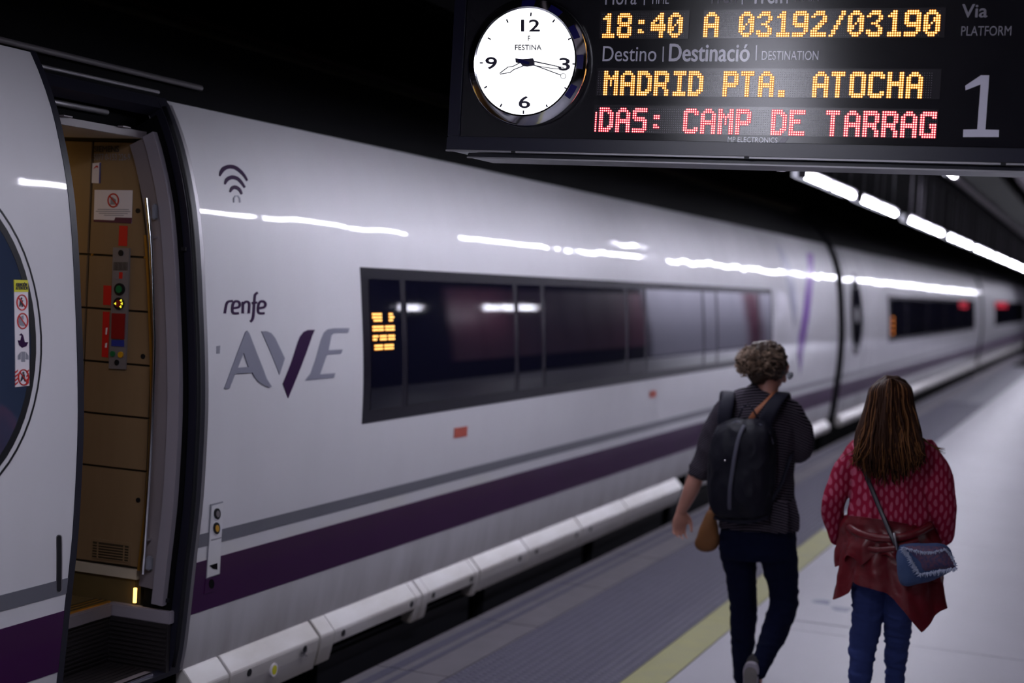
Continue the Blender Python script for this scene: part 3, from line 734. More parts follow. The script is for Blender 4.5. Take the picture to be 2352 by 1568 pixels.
for pts, wds in (([(272, 168), (284, 140), (300, 122), (330, 112), (365, 118), (398, 142), (422, 170), (437, 197)], [3, 8, 9.5, 9, 8, 7, 5.5, 4]),
                 ([(303, 218), (314, 193), (330, 180), (352, 176), (380, 185), (403, 208), (423, 237)], [3, 7.5, 9, 9, 7.5, 6, 4]),
                 ([(334, 265), (345, 243), (360, 235), (378, 240), (393, 253), (405, 277)], [3, 7.5, 8.5, 7.5, 6, 4])):
    sp_ = smooth_path([(a, b, c) for (a, b), c in zip(pts, wds)], 3); q_ = stroke_quads(c3([(p[0], p[1]) for p in sp_]), [float(p[2]) for p in sp_]); n_ = len(q_) // 2
    decal(g, [[q_[i], q_[i + 1], q_[2 * n_ - 2 - i], q_[2 * n_ - 1 - i]] for i in range(n_ - 1)], .003)
g.build('wireless_symbol', M['logo_purple'], CA)
g = G(); decal(g, [stroke_quads(c3([(358, 327), (358, 302), (366, 288), (380, 287), (391, 300), (394, 327)]), 3.0)], .003); g.build('wireless_symbol', M['logo_grey'], CA)
g = G(); decal(g, [c8([(212, 520), (243, 545), (280, 600), (310, 680), (332, 800), (342, 900), (325, 1030), (312, 920), (287, 790), (255, 660)])], .003); g.build('grey_v_stroke', M['v_grey'], CA)
g = G(); decal(g, [c8([(400, 575), (435, 580), (440, 640), (432, 800), (415, 950), (397, 1060), (377, 1180), (360, 1310), (343, 1180), (350, 1080), (375, 950), (392, 780)])], .0032); g.build('purple_v_stroke', M['v_purple'], CA)
for q in ([(1043, 983), (1073, 978), (1072, 1001), (1042, 1006)], [(1492, 898), (1506, 896), (1506, 911), (1492, 913)]):
    g = G(); decal(g, [q], .003); g.build('small_label', M['label_orange'], CA)

# skirt fairings: separate panels with a sloping bright top and a fascia
def fairing(y0, y1, zb):
    poly = [(-3.46, .322), (-3.425, .320), (-3.366, .256), (-3.361, .246), (-3.368, .19), (-3.388, zb), (-3.44, zb), (-3.46, .2)]
    n = len(poly); g = G()
    g.add([(x, y0, z) for x, z in poly] + [(x, y1, z) for x, z in poly], [tuple(range(n)), tuple(range(n, 2 * n))[::-1]] + [(i, (i + 1) % n, n + (i + 1) % n, n + i) for i in range(n)])
    return g
spec_ = [(5.33, 5.585, .10), (5.60, 6.375, .10), (6.395, 6.53, .11), (6.53, 7.45, .178), (7.45, 7.525, .11), (7.54, 7.62, .11), (7.62, 8.27, .178), (8.27, 8.335, .11), (8.35, 9.145, .12), (9.16, 10.2, .12), (10.215, 11.3, .12), (11.315, 12.90, .12)]
for y0, y1, zb in spec_: fairing(y0, y1, zb).build('skirt_panel', M['skirt'], CA, bevel=.003)
for y in (5.75, 6.24, 6.62, 7.40, 7.68, 8.22, 9.0, 9.3, 10.1, 10.4):
    g = G().add(*loft([(-3.372, y, .225), (-3.360, y, .225)], .017, None, (0, 1, 0), 12)); g.build('lock_screw', M['rubber'], CA)
g = G().add(*loft([(-3.37, 5.96, .19), (-3.3585, 5.96, .19)], .030, None, (0, 1, 0), 20)); y_ = g.build('round_yellow_label', M['paper'], CA)
G().add(*loft([(-3.36, 5.96, .19), (-3.3575, 5.96, .19)], .021, None, (0, 1, 0), 20)).build('label_print', M['yellow'], y_)
G().box(-3.36, -3.359, 5.935, 5.985, .186, .194).build('label_mark', M['ink'], y_)
g = G(); decal_text(g, 'HC', (692, 1492, 706, 1507), .003, plane=lambda a, b, d: at_x(a, b, -3.362 + d)); g.build('label_print', M['ink'], CA)
for k in range(5):                                              # dark equipment boxes under the car
    G().box(-3.52, -3.44, 6.5 + 2.1 * k, 8.4 + 2.1 * k, -.5, .12).build('equipment_box', M['rubber'], CA, bevel=.02)
for car, a, c in ((CA, 13.4, 20.3), (CB, 21.25, 43.9), (CC, 44.9, 67)):
    y = a
    while y < c - .5:
        fairing(y, min(y + 1.9, c), .17).build('skirt_panel', M['skirt'] if car is not CA else M['skirt'], car); y += 1.92

# door control column right of the open door
g = G(); decal(g, [[(484, 1161), (510, 1154), (502, 1316), (473, 1326)]], .006); dc = g.build('door_control', M['white_plain'], CA)
g = G(); decal(g, [[(482, 1158), (511, 1151), (503, 1318), (472, 1329)]], .0035); g.build('door_control_rim', M['ink_grey'], dc)
g = G(); decal(g, [[(471, 1330), (501, 1321), (495, 1356), (467, 1364)]], .004); g.build('lock_plate', M['purple'], dc)
for (px, py, rx, ry), mt in (((495.5, 1179, 6.8, 12.5), 'panelgrey'), ((494, 1212, 6.8, 13.5), 'panelgrey')):
    g = G(); decal(g, [circle_pts(px, py, rx + 1.6, ry + 1.8, 20)], .0075); g.build('button_ring', M['chrome'], dc)
    g = G(); decal(g, [circle_pts(px, py, rx, ry, 20)], .010); g.build('button', M['rubber'], dc)
    g = G(); decal(g, [circle_pts(px, py, rx * .6, ry * .6, 16)], .012); g.build('button_lens', M['amber'] if py > 1200 else M['panelgrey'], dc)
g = G(); decal(g, [[(478, 1298), (496, 1292), (496, 1307), (486, 1305)]], .0075); g.build('grip_recess', M['black'], dc)
g = G(); decal(g, [circle_pts(484, 1340, 6, 11, 14)], .0055); g.build('key_hole', M['black'], dc)
g = G(); decal(g, [[(482, 1238), (505, 1232), (504.6, 1233.4), (482, 1239.4)]], .008); g.build('joint', M['ink_grey'], dc)
g = G(); decal(g, [[(497, 795), (505, 793), (504, 812), (497, 812)]], .002); g.build('scuff_mark', M['ink_grey'], CA)

# =================================================================== OPEN DOORWAY
YW = 5.22
def W(px, py, d=0.0): return at_y(px, py, YW - d)
fr = G(); slab(fr, 5.215, 5.285, .33, 2.60, -.05, .012); slab(fr, 4.40, 5.285, 2.575, 2.62, -.05, .010); frame = fr.build('door_seal', M['rubber_blue'], CA, smooth='auto')
g = G(); slab(g, 5.290, 5.318, .33, 2.60, -.02, .006); g.build('edge_strip', M['steel'], frame, smooth='auto')
g = G()
g.add(*loft([tuple(SP(5.235, z, .010)) for z in zs_between(.36, 2.58, .08)], .014, None, (0, 1, 0), 10), True); g.build('rubber_tube', M['rubber'], frame, smooth=True)
# pocket and hinge arms in the dark slot
g = G(); slab(g, 5.205, 5.23, .36, 2.56, -.15, -.02); g.build('door_pocket', M['black'], CA, smooth='auto')
for z in (1.30, 2.02, .62): G().box(-3.44, -3.42, 5.196, 5.206, z, z + .015).build('hinge_bracket', M['rubber'], CA)
# jamb linings facing the opening
for a, c, zb, mt, yy in ((-.168, -.092, .66, 'jamb', 5.190), (-.092, -.040, .605, 'jamb2', 5.175)):
    g = G(); slab(g, yy, 5.215, zb, 2.50, a, c); g.build('jamb_lining', M[mt], CA, smooth='auto', bevel=.0)
g = G(); slab(g, 5.185, 5.2, .72, 2.10, -.180, -.170); g.build('edge_trim', M['gold'], CA, smooth='auto')  # gold tone paints the orange light along the jamb's inner edge
for a in ((352, 468, 360, 505), (338, 1275, 349, 1310)):
    p = W(a[0], a[1], .04); q = W(a[2], a[3], .04); G().box(p.x, q.x, 5.165, 5.19, q.z, p.z).build('latch', M['ink_grey'], CA, bevel=.006)
# wall of wood laminate panels
G().box(-4.9, -3.58, YW + .012, YW + .05, .58, 2.5).build('wall_backing', M['groove'], CA)
zl = [2.445, 1.985, 1.768, 1.553, 1.342, 1.128, .735]
def rx(z): return float(np.interp(z, [.7, 1.16, 1.63, 1.99, 2.45], [-3.575, -3.572, -3.576, -3.608, -3.70]))
for zt, zb in zip(zl, zl[1:]):
    for x0, right in ((-3.893, True), (-4.30, False)):
        zz = [zb + .0045 + (zt - zb - .009) * i / 5 for i in range(6)]
        poly = [(x0 + .004, zb + .0045)] + ([(rx(z), z) for z in zz] if right else [(-3.901, zb + .0045), (-3.901, zt - .0045)]) + [(x0 + .004, zt - .0045)]
        G().prism(poly, lambda u, v: (u, YW + .02, v), lambda u, v: (u, YW, v)).build('wood_panel', M['wood'], CA)
G().box(-4.9, -4.31, YW - .005, YW + .02, .7, 2.45).build('wood_panel', M['wood'], CA)
G().box(-4.9, -3.585, YW - .012, YW + .02, .690, .728).build('wall_trim', M['cream'], CA)
G().box(-4.9, -3.60, YW + .0, YW + .02, .585, .690).build('kick_plate', M['vfloor'], CA)
for px, py in ((317, 484), (329, 818), (318, 1148)):
    p = W(px, py); G().add(*loft([(p.x, YW + .001, p.z), (p.x, YW - .004, p.z)], .010, None, (1, 0, 0), 12)).build('panel_lock', M['rubber'], CA)
for px, py in ((213, 585), (334, 591)):
    p = W(px, py); G().add(*loft([(p.x, YW + .001, p.z), (p.x, YW - .006, p.z)], .0045, None, (1, 0, 0), 8)).build('screw', M['gold'], CA)
def wq(name, pts, mt, d=.002, par=None, th=.002):
    pr = [W(*p) for p in pts]
    return G().prism([(p.x, p.z) for p in pr], lambda u, v: (u, YW - d + th, v), lambda u, v: (u, YW - d, v)).build(name, M[mt], par or CA)
def wt(s, box, mt, d=.0035, par=None, bold=0):
    g = G(); decal_text(g, s, box, d, plane=lambda a, b, dd: W(a, b, dd), bold=bold); return g.build('lettering', M[mt], par or CA)
wt('SIEMENS', (216, 335, 273, 349), 'ink', bold=.03); wt('5077 0-153 226-9', (215, 353, 299, 368), 'ink_grey')
a = wq('white_sticker', [(213, 375), (232, 373), (230, 421), (211, 420)], 'paper')
wq('sticker_stripe', [(229.5, 374), (232, 374), (230.5, 421), (228, 421)], 'blue', .003, a); wq('sticker_mark', [(215, 388), (222, 380), (226, 381), (226, 386), (223, 384)], 'red', .003, a)
nt_ = wq('notice', [(218, 436), (305, 437), (303, 513), (216, 509)], 'paper')
wq('notice_footer', [(216.4, 504), (263, 506), (266, 499), (303.5, 500), (303, 513), (216, 509)], 'ink_purple', .003, nt_)
ring = G()
def ringpoly(cx, cy, rx, ry, wdt, n=26):
    outer = circle_pts(cx, cy, rx, ry, n); inner = circle_pts(cx, cy, rx - wdt, ry - wdt, n); return outer, inner
def flat_ring(cx, cy, rx_, ry_, wdt, fb, ff, g):
    o_, i_ = ringpoly(cx, cy, rx_, ry_, wdt); n = len(o_)
    extrude_flat(g, o_ + i_, [(k, (k + 1) % n, n + (k + 1) % n, n + k) for k in range(n)], fb, ff)
flat_ring(260, 460, 13.5, 16.5, 3.2, lambda a, b: W(a, b, .002), lambda a, b: W(a, b, .0045), ring)
extrude_flat(ring, stroke_quads([(251, 449), (269, 471)], 3), [(0, 1, 2, 3)], lambda a, b: W(a, b, .002), lambda a, b: W(a, b, .0045))
ring.build('prohibition_ring', M['red'], nt_); wq('pictogram', [(254, 470), (255, 456), (259, 452), (262, 455), (267, 458), (267, 470)], 'ink_grey', .003, nt_)
for k, (x0, x1) in enumerate(((225, 297), (221, 300), (228, 294), (240, 285))): wq('printed_line', [(x0, 480 + 4.5 * k), (x1, 480.5 + 4.5 * k), (x1, 482 + 4.5 * k), (x0, 481.5 + 4.5 * k)], 'ink_grey', .0028, nt_)
for q in ([(274.5, 518), (293.5, 519), (292, 565), (272.5, 564)], [(238.5, 655), (256.5, 656), (255.5, 701), (237.5, 700)]): wq('red_label', q, 'red')
rl = wq('red_label', [(237, 715), (252, 716), (248.5, 821), (234, 819)], 'red'); wq('label_print', [(244, 753), (248, 752), (246, 768), (243, 768)], 'paper', .003, rl); wq('label_print', [(243, 788), (247, 787), (246, 798), (242, 798)], 'paper', .003, rl)
cpn = wq('control_panel', [(263, 568), (300, 570), (298, 640), (290.5, 848), (253, 846), (260, 660)], 'panelgrey', .010, None, .010)
def disc_w(name, px, py, rx_, ry_, mt, d0, d1, par):
    pr = [W(*p) for p in circle_pts(px, py, rx_, ry_, 20)]
    return G().prism([(p.x, p.z) for p in pr], lambda u, v: (u, YW - d0, v), lambda u, v: (u, YW - d1, v)).build(name, M[mt], par)
disc_w('lens', 281.5, 581, 5.5, 7, 'rubber', .010, .014, cpn)
for k in range(11): wq('speaker_slot', [(265 + 3 * k, 602), (266.4 + 3 * k, 602), (265.8 + 3 * k, 621), (264.4 + 3 * k, 621)], 'groove', .0112, cpn)
wq('screen', [(266, 624), (294, 625), (293, 642), (265, 641)], 'jamb', .012, cpn); wq('screen_mark', [(278, 625), (286, 625), (285, 640), (277, 640)], 'red', .013, cpn)
for (px, py), lit in (((279, 664), False), ((277.5, 697), True)):
    disc_w('button_bezel', px, py, 12, 14, 'rubber', .010, .016, cpn)
    disc_w('button', px, py, 7, 8.5, 'green' if not lit else 'dkred', .016, .019, cpn)
    if lit:
        for cx_, cy_ in ((284, 690), (286, 697), (283, 704), (271, 697)): wq('lit_arrow', [(cx_ - 2.2, cy_), (cx_ + 2.0, cy_ - 3), (cx_ + 2.0, cy_ + 3)], 'lit_yellow', .021, cpn)
wq('red_handle_cover', [(262, 719), (292, 720), (289.5, 779), (260.5, 777)], 'dkred', .016, cpn, .006)
wq('blue_strip', [(260.5, 780), (289, 781), (289, 796), (260, 794)], 'blue', .013, cpn)
disc_w('push_button', 263.5, 812, 5, 6.5, 'green', .010, .018, cpn); disc_w('push_button', 282, 814, 5.5, 7, 'amber', .010, .018, cpn); disc_w('key_switch', 272.5, 832, 4.5, 6.5, 'rubber', .010, .016, cpn)
gr = wq('vent_grille', [(211, 1235), (302, 1247), (299, 1297), (208, 1286)], 'wood', .004, None, .003)
wq('vent_opening', [(215, 1242), (297, 1253), (295, 1290), (213, 1279)], 'groove', .0048, gr, .001)
for k in range(6): wq('vent_slat', [(215, 1247.5 + 6.2 * k), (297, 1258 + 6.2 * k), (297, 1260 + 6.2 * k), (215, 1249.5 + 6.2 * k)], 'wood', .008, gr)
for a in (226, 286): wq('vent_bar', [(a, 1243 + (a - 215) * .13), (a + 3, 1243.4 + (a - 215) * .13), (a + 1.5, 1280 + (a - 215) * .13), (a - 1.5, 1280 + (a - 215) * .13)], 'wood', .009, gr)
# grab rail, bowed along the jamb
pts = [(337, 455), (346, 544), (350, 640), (353, 736), (354.5, 800), (350, 947), (343, 1094), (333, 1241), (327, 1318)]
pp = [tuple(at_y(px, py, 5.15)) for px, py in pts]
g = G().add(*sloft([(p, .0085, .0085) for p in pp], (0, 1, 0), 12), True); hr = g.build('grab_rail', M['chrome'], CA, smooth='auto')
for i in (1, 7): G().add(*loft([pp[i], (pp[i][0] - .0, 5.21, pp[i][2])], .006, None, (1, 0, 0), 8)).build('rail_bracket', M['chrome'], hr)
# header, ceiling, floor, step
G().box(-4.9, -3.64, 4.2, 5.2, 2.455, 2.475).build('vestibule_ceiling', M['cream'], CA)
G().box(-3.645, -3.630, 4.2, 5.31, 2.456, 2.484).build('ceiling_edge', M['jamb'], CA)
for yy in (4.66, 5.02): G().box(-3.635, -3.61, yy, yy + .05, 2.484, 2.489).build('header_clip', M['jamb'], CA)
G().add(*loft([(-3.66, 4.3, 2.535), (-3.66, 4.98, 2.535)], .012, None, (1, 0, 0), 10)).build('door_track', M['steel'], CA, smooth=True)
G().box(-3.70, -3.68, 4.3, 5.2, 2.48, 2.60).build('header_back', M['black'], CA)
g = G(); g.add(*loft([tuple(SP(3.0, 2.642, .004)), tuple(SP(5.26, 2.645, .006))], .008, .006, (0, 0, 1), 8)); g.build('rain_gutter', M['steel'], CA, smooth=True)
g = G(); g.add(*loft([tuple(SP(3.0, 2.69, .03)), tuple(SP(5.58, 2.69, .03))], .012, .010, (0, 0, 1), 8)); g.build('roof_rail', M['rail'], CA, smooth=True)
G().box(-4.9, -3.70, 3.9, 5.23, .555, .585).build('vestibule_floor', M['vfloor'], CA)
G().box(-3.78, -3.695, 3.9, 5.20, .575, .592).build('threshold_strip', M['gold'], CA, bevel=.003)
for k in range(3): G().box(-3.772 + .026 * k, -3.764 + .026 * k, 3.9, 5.20, .592, .594).build('threshold_groove', M['groove'], CA)
G().box(-3.70, -3.675, 3.9, 5.18, .535, .587).build('step_nosing', M['jamb'], CA, bevel=.004)
G().box(-3.70, -3.405, 5.185, 5.222, .535, .587).build('side_nosing', M['jamb2'], CA, bevel=.004)
G().box(-3.70, -3.69, 3.9, 5.2, .34, .535).build('step_riser', M['step'], CA)
G().box(-3.70, -3.415, 5.19, 5.21, .34, .535).build('step_side', M['step'], CA)
for k in range(10):
    z = .355 + .018 * k
    G().box(-3.692, -3.684, 3.9, 5.172, z, z + .007).build('riser_rib', M['step'], CA)
    G().box(-3.69, -3.42, 5.184, 5.192, z, z + .007).build('riser_rib', M['step'], CA)
G().box(-3.70, -3.44, 3.9, 5.2, .325, .345).build('step_tread', M['step'], CA)
for k in range(7): G().box(-3.67 + .028 * k, -3.66 + .028 * k, 3.9, 5.17, .345, .349).build('tread_rib', M['step'], CA)
G().box(-3.475, -3.445, 3.9, 5.13, .345, .352).build('tread_strip', M['jamb'], CA)
G().box(-3.445, -3.425, 3.9, 5.12, .335, .354).build('tread_edge', M['chrome'], CA, bevel=.003)
g = G(); slab(g, 3.9, 5.29, .322, .342, -.03, .012); g.build('sill_rubber', M['rubber_blue'], CA)
G().box(-4.9, -4.86, 3.6, 5.3, .585, 2.46).build('vestibule_wall', M['wood'], CA)
G().box(-4.9, -3.5, 3.86, 3.9, .33, 2.46).build('vestibule_wall', M['wood'], CA)
p = W(166, 395, .25); G().box(-4.30, -4.27, 4.98, 5.0, 1.9, 2.42).build('vestibule_lamp', M['lit_warm'], CA)
G().box(-3.585, -3.575, 5.19, 5.20, .60, .66).build('step_light', M['lit_warm'], CA)

# =================================================================== DOOR LEAF (slid open to the left)
OB = .090
g = G(); slab(g, 3.12, 4.372, .38, 2.625, .045, OB); leaf = g.build('door_leaf', M['white'], CA, smooth='auto')
g = G(); slab(g, 4.368, 4.400, .38, 2.63, .035, OB + .002); g.build('edge_rubber', M['rubber_blue'], leaf, smooth='auto')
g = G(); slab(g, 3.12, 4.369, .826, .881, OB - .002, OB + .0018); g.build('grey_stripe', M['grey_stripe'], leaf, smooth='auto')
g = G(); slab(g, 3.12, 4.369, .550, .765, OB - .002, OB + .0018); g.build('purple_stripe', M['purple'], leaf, smooth='auto')
YO, ZO = 3.75, 1.70
g = G(); ellipse_ring(g, YO, ZO, .434, .507, .428, .500, OB, OB + .0025); g.build('window_groove', M['rubber'], leaf, smooth='auto')
g = G(); ellipse_ring(g, YO, ZO, .402, .482, .375, .455, OB, OB + .004); g.build('window_rubber', M['rubber'], leaf, smooth='auto')
g = G(); ellipse_ring(g, YO, ZO, .378, .458, 0, 0, OB, OB + .003); g.build('oval_window', M['glass_blue'], leaf, smooth='auto')
# pictogram sticker on the door window
BO = OB
def dl(name, polys, mt, off, par):
    g = G(); decal(g, polys, off, BO); return g.build(name, M[mt], par)
stk = dl('warning_sticker', [[(30, 650), (61, 651), (64.5, 890), (33, 893)]], 'paper', .005, leaf)
dl('sticker_header', [[(29.5, 649), (61, 650), (61.6, 677), (30.4, 677)]], 'yellow', .006, stk)
g = G(); decal_text(g, 'ATENCIÓN', (32.5, 655, 58, 663.5), .008, BO, .02); decal_text(g, 'ATTENTION', (32, 664, 59.5, 672), .008, BO); g.build('lettering', M['ink'], stk)
for k, (cx_, cy_) in enumerate(((47, 701), (48.5, 743.5), (49.5, 785.5), (50, 828), (50.5, 871))):
    if k in (0, 1, 4):
        r = G(); y_, z_ = 0, 0
        o_, i_ = ringpoly(cx_, cy_, 12.6, 18.5, 2.1, 24); n = 24; q = [S(*p, BO) for p in o_ + i_]
        extrude_flat(r, q, [(a, (a + 1) % n, n + (a + 1) % n, n + a) for a in range(n)], lambda y, z: SP(y, z, BO + .004), lambda y, z: SP(y, z, BO + .0075))
        decal(r, [stroke_quads([(cx_ - 8.5, cy_ - 12), (cx_ + 8.5, cy_ + 12)], 2)], .0075, BO); r.build('prohibition_ring', M['red'], stk)
    if k == 0: dl('pictogram', [circle_pts(cx_ - 1, cy_ - 9, 2, 3, 10), [(cx_ - 4, cy_ - 6), (cx_ + 3, cy_ - 5), (cx_ + 1, cy_ + 2), (cx_ + 3, cy_ + 9), (cx_, cy_ + 11), (cx_ - 2, cy_ + 3), (cx_ - 4, cy_ + 10), (cx_ - 6, cy_ + 9)]], 'ink', .0065, stk)
    if k == 1: dl('pictogram', [[(cx_ - 8, cy_ - 8), (cx_ + 2, cy_ - 13), (cx_ + 2, cy_ - 4), (cx_ - 2, cy_), (cx_ + 6, cy_ + 4), (cx_ + 4, cy_ + 12), (cx_ - 6, cy_ + 10), (cx_ - 9, cy_ + 2)]], 'ink_grey', .0065, stk)
    if k == 2: dl('pictogram', [[(cx_ - 12, cy_ + 2), (cx_ - 6, cy_ + 2), (cx_ - 3, cy_ - 8), (cx_ - 9, cy_ - 10), (cx_ - 4, cy_ - 14), (cx_, cy_ - 10), (cx_ + 4, cy_ + 6), (cx_ + 12, cy_ + 6), (cx_ + 8, cy_ + 15), (cx_ - 2, cy_ + 19), (cx_ - 9, cy_ + 13)]], 'logo_purple', .0065, stk)
    if k == 3:
        dl('pictogram', [[(cx_ - 12, cy_ - 6), (cx_ - 6, cy_ - 14), (cx_ - 6, cy_ + 2), (cx_ - 12, cy_ + 3)], [(cx_ + 12, cy_ - 6), (cx_ + 12, cy_ + 3), (cx_ + 6, cy_ + 2), (cx_ + 6, cy_ - 14)], [(cx_ - 4, cy_ - 15), (cx_ + 4, cy_ - 15), (cx_ + 4, cy_ + 8), (cx_ - 4, cy_ + 8)]], 'ink_grey', .0065, stk)
    if k == 4:
        dl('pictogram', [circle_pts(cx_, cy_ - 10, 2, 3, 10), [(cx_ - 3, cy_ - 7), (cx_ + 3, cy_ - 7), (cx_ + 3, cy_ + 2), (cx_ + 6, cy_ + 9), (cx_ + 3, cy_ + 10), (cx_, cy_ + 3), (cx_ - 6, cy_ + 10), (cx_ - 7, cy_ + 8)]], 'ink', .0065, stk)
        for s in range(4):
            for xx in (33.5, 58.5): dl('hazard_bar', [[(xx - 1, cy_ - 13 + 9 * s), (xx + 4.5, cy_ - 18 + 9 * s), (xx + 4.5, cy_ - 14 + 9 * s), (xx - 1, cy_ - 9 + 9 * s)]], 'red', .006, stk)
# recessed grip
g = G(); decal(g, [[(132 + 6.5 * math.cos(a) + 3.5 * math.cos(0) * 1 - (0), 1290 + 58 * 0 + (-58 if math.sin(a) > 0 else 58) - 7 * math.sin(a)) for a in [i * math.pi / 8 for i in range(17)]]], .002, OB); gp = g.build('recessed_grip', M['steel'], leaf)
g = G(); decal(g, [[(134.5 + 4.5 * math.cos(a), 1290 + (-58 if math.sin(a) > 0 else 58) - 5 * math.sin(a)) for a in [i * math.pi / 8 for i in range(17)]]], .0035, OB); g.build('grip_hollow', M['rubber'], gp)
# =================================================================== DEPARTURE BOARD
YS = 5.20
def B(px, py, d=0.0):
    """picture point on the board's face, d metres in front of it"""
    p = at_y(px, py, YS); return V((p.x, YS - d, p.z))
pL = B(1027, 345); pR = V((0.10, YS, pL.z)); ZB = pL.z; ZT = 3.12
board = thing('departure_board', 'dark hanging departure board with clock and amber and red LED text', 'sign', ((pL.x + pR.x) / 2, YS + .15, ZB))
G().box(pL.x, pR.x, YS + .012, YS + .30, ZB, ZT).build('cabinet', M['signframe'], board, bevel=.004)
fx0 = B(1066, 150).x; fz0 = B(1500, 322).z
G().box(fx0, pR.x - .04, YS, YS + .02, fz0, ZT).build('front_panel', M['sign'], board)
G().box(pL.x, pR.x, YS - .012, YS + .012, ZB, fz0 - .002).build('lower_frame', M['signframe'], board, bevel=.004)
G().box(pL.x, fx0 - .002, YS - .006, YS + .012, fz0 - .002, ZT).build('side_frame', M['signframe'], board, bevel=.003)
G().box(pL.x, pR.x, YS - .014, YS + .0, ZB - .004, ZB + .002).build('bottom_trim', M['steel'], board)
q = B(1066, 358); G().box(q.x, pR.x, YS + .03, YS + .28, q.z - .002, ZB - .004).build('rear_tray', M['signframe'], board, bevel=.003)
G().box(q.x, pR.x, YS + .026, YS + .034, q.z - .005, q.z).build('tray_lip', M['steel'], board)
for px, py in ((1182, 349), (1717, 362), (2305, 377)): 
    p = B(px, py); G().box(p.x - .008, p.x + .008, YS - .016, YS - .010, ZB - .006, ZB + .003).build('catch', M['rubber'], board)
for x in (-1.9, -.5): G().box(x - .03, x + .03, YS + .10, YS + .16, ZT, 3.45).build('hanger_post', M['housing'], board)

def bt(s, box, mt='signtext', bold=0.0, d=.002):
    x0, y0, x1, y1 = box; v2, f2 = text2d(s, bold); g = G()
    a = B(x0, (y0 + y1) / 2); c = B(x1, (y0 + y1) / 2); t = B((x0 + x1) / 2, y0).z; b_ = B((x0 + x1) / 2, y1).z
    q = [(a.x + (c.x - a.x) * u, b_ + (t - b_) * v) for u, v in v2]
    extrude_flat(g, q, f2, lambda u, v: (u, YS + .001, v), lambda u, v: (u, YS - d, v), 4 if bold else 1); return g.build('lettering', M[mt], board)
def bp_(name, pts, mt, d=.002, par=None, th=None):
    q = [B(*p) for p in pts]
    return G().prism([(p.x, p.z) for p in q], lambda u, v: (u, YS - d + (th or d + .001), v), lambda u, v: (u, YS - d, v)).build(name, M[mt], par or board)
bt('Destino', (1385, 106, 1508, 141)); bt('Destinació', (1538, 101, 1722, 141), bold=.022); bt('DESTINATION', (1750, 117, 1880, 138))
bt('Hora', (1391, -26, 1463, 11)); bt('TIME', (1494, -12, 1537, 9)); bt('Tren', (1627, -28, 1692, 8), 'signtext_dim'); bt('Tren', (1726, -28, 1797, 8), bold=.022); bt('TRAIN', (1822, -14, 1881, 3), 'signtext_dim')
for x, y0, y1 in ((1524, 107, 142), (1738, 104, 139), (1481, -20, 12), (1706, -22, 10), (1809, -22, 8)): bp_('divider', [(x - 1.3, y0), (x + 1.3, y0), (x + .3, y1), (x - 2.3, y1)], 'signtext')
bt('Via', (2210, 10, 2268, 40), 'signtext_dim', bold=.018); bt('PLATFORM', (2208, 60, 2323, 82), 'signtext_dim')
one = [(1900, 660), (2020, 580), (2085, 580), (2055, 997), (2160, 1000), (2158, 1055), (1883, 1055), (1885, 997), (1992, 995), (2018, 650), (1903, 695)]
bp_('platform_number', [(1650 + u / 3.35, v / 3.35) for u, v in one], 'signtext', .003)
bt('MP ELECTRONICS', (1672, 315, 1786, 327), 'signtext'); bp_('maker_mark', [(1797, 315), (1812, 315), (1803, 328), (1788, 328)], 'signtext_dim')

FONT = {
 'A': '..###..|.#####.|##...##|##...##|##...##|#######|#######|##...##|##...##|##...##|##...##',
 'M': '##...##|##...##|###.###|#######|##.#.##|##.#.##|##.#.##|##...##|##...##|##...##|##...##',
 'D': '#####..|######.|##..###|##...##|##...##|##...##|##...##|##...##|##..###|######.|#####..',
 'R': '######.|#######|##...##|##...##|##...##|######.|######.|##..##.|##...##|##...##|##...##',
 'I': '.######|.######|...##..|...##..|...##..|...##..|...##..|...##..|...##..|.######|.######',
 'P': '######.|#######|##...##|##...##|##...##|#######|######.|##.....|##.....|##.....|##.....',
 'T': '######.|######.|..##...|..##...|..##...|..##...|..##...|..##...|..##...|..##...|..##...',
 'O': '.#####.|#######|##...##|##...##|##...##|##...##|##...##|##...##|##...##|#######|.#####.',
 'C': '.#####.|#######|##...##|##.....|##.....|##.....|##.....|##.....|##...##|#######|.#####.',
 'H': '##...##|##...##|##...##|##...##|#######|#######|##...##|##...##|##...##|##...##|##...##',
 'S': '.######|#######|##.....|##.....|######.|.######|.....##|.....##|.....##|#######|######.',
 'E': '#######|#######|##.....|##.....|#####..|#####..|##.....|##.....|##.....|#######|#######',
 'G': '.######|#######|##...##|##.....|##.....|##..###|##..###|##...##|##...##|#######|.######',
 '.': '.......|.......|.......|.......|.......|.......|.......|.......|.###...|.###...|.###...',
 ':': '.......|.......|.......|..###..|..###..|.......|.......|..##...|..###..|.......|.......',
 ' ': '.......|.......|.......|.......|.......|.......|.......|.......|.......|.......|.......',
 '/': '.....##|.....##|....##.|....##.|...##..|...##..|..##...|..##...|.##....|.##....|##.....',
 '0': '..###..|.#####.|##...##|##..###|##..###|##.#.##|###..##|###..##|##...##|.#####.|..###..',
 '1': '...##..|..###..|.####..|...##..|...##..|...##..|...##..|...##..|...##..|.######|.######',
 '2': '..####.|.#####.|##...##|.....##|....###|...###.|..###..|.###...|###....|#######|#######',
 '3': '..####.|.#####.|##...##|.....##|....##.|..###..|....##.|.....##|##...##|#######|.#####.',
 '4': '....##.|...###.|..####.|.##.##.|##..##.|#######|#######|#######|....##.|....##.|....##.',
 '8': '.#####.|#######|##...##|##...##|#######|.#####.|##...##|##...##|##...##|#######|.#####.',
 '9': '.#####.|#######|##...##|##...##|##...##|#######|.######|.....##|.....##|######.|#####..'}
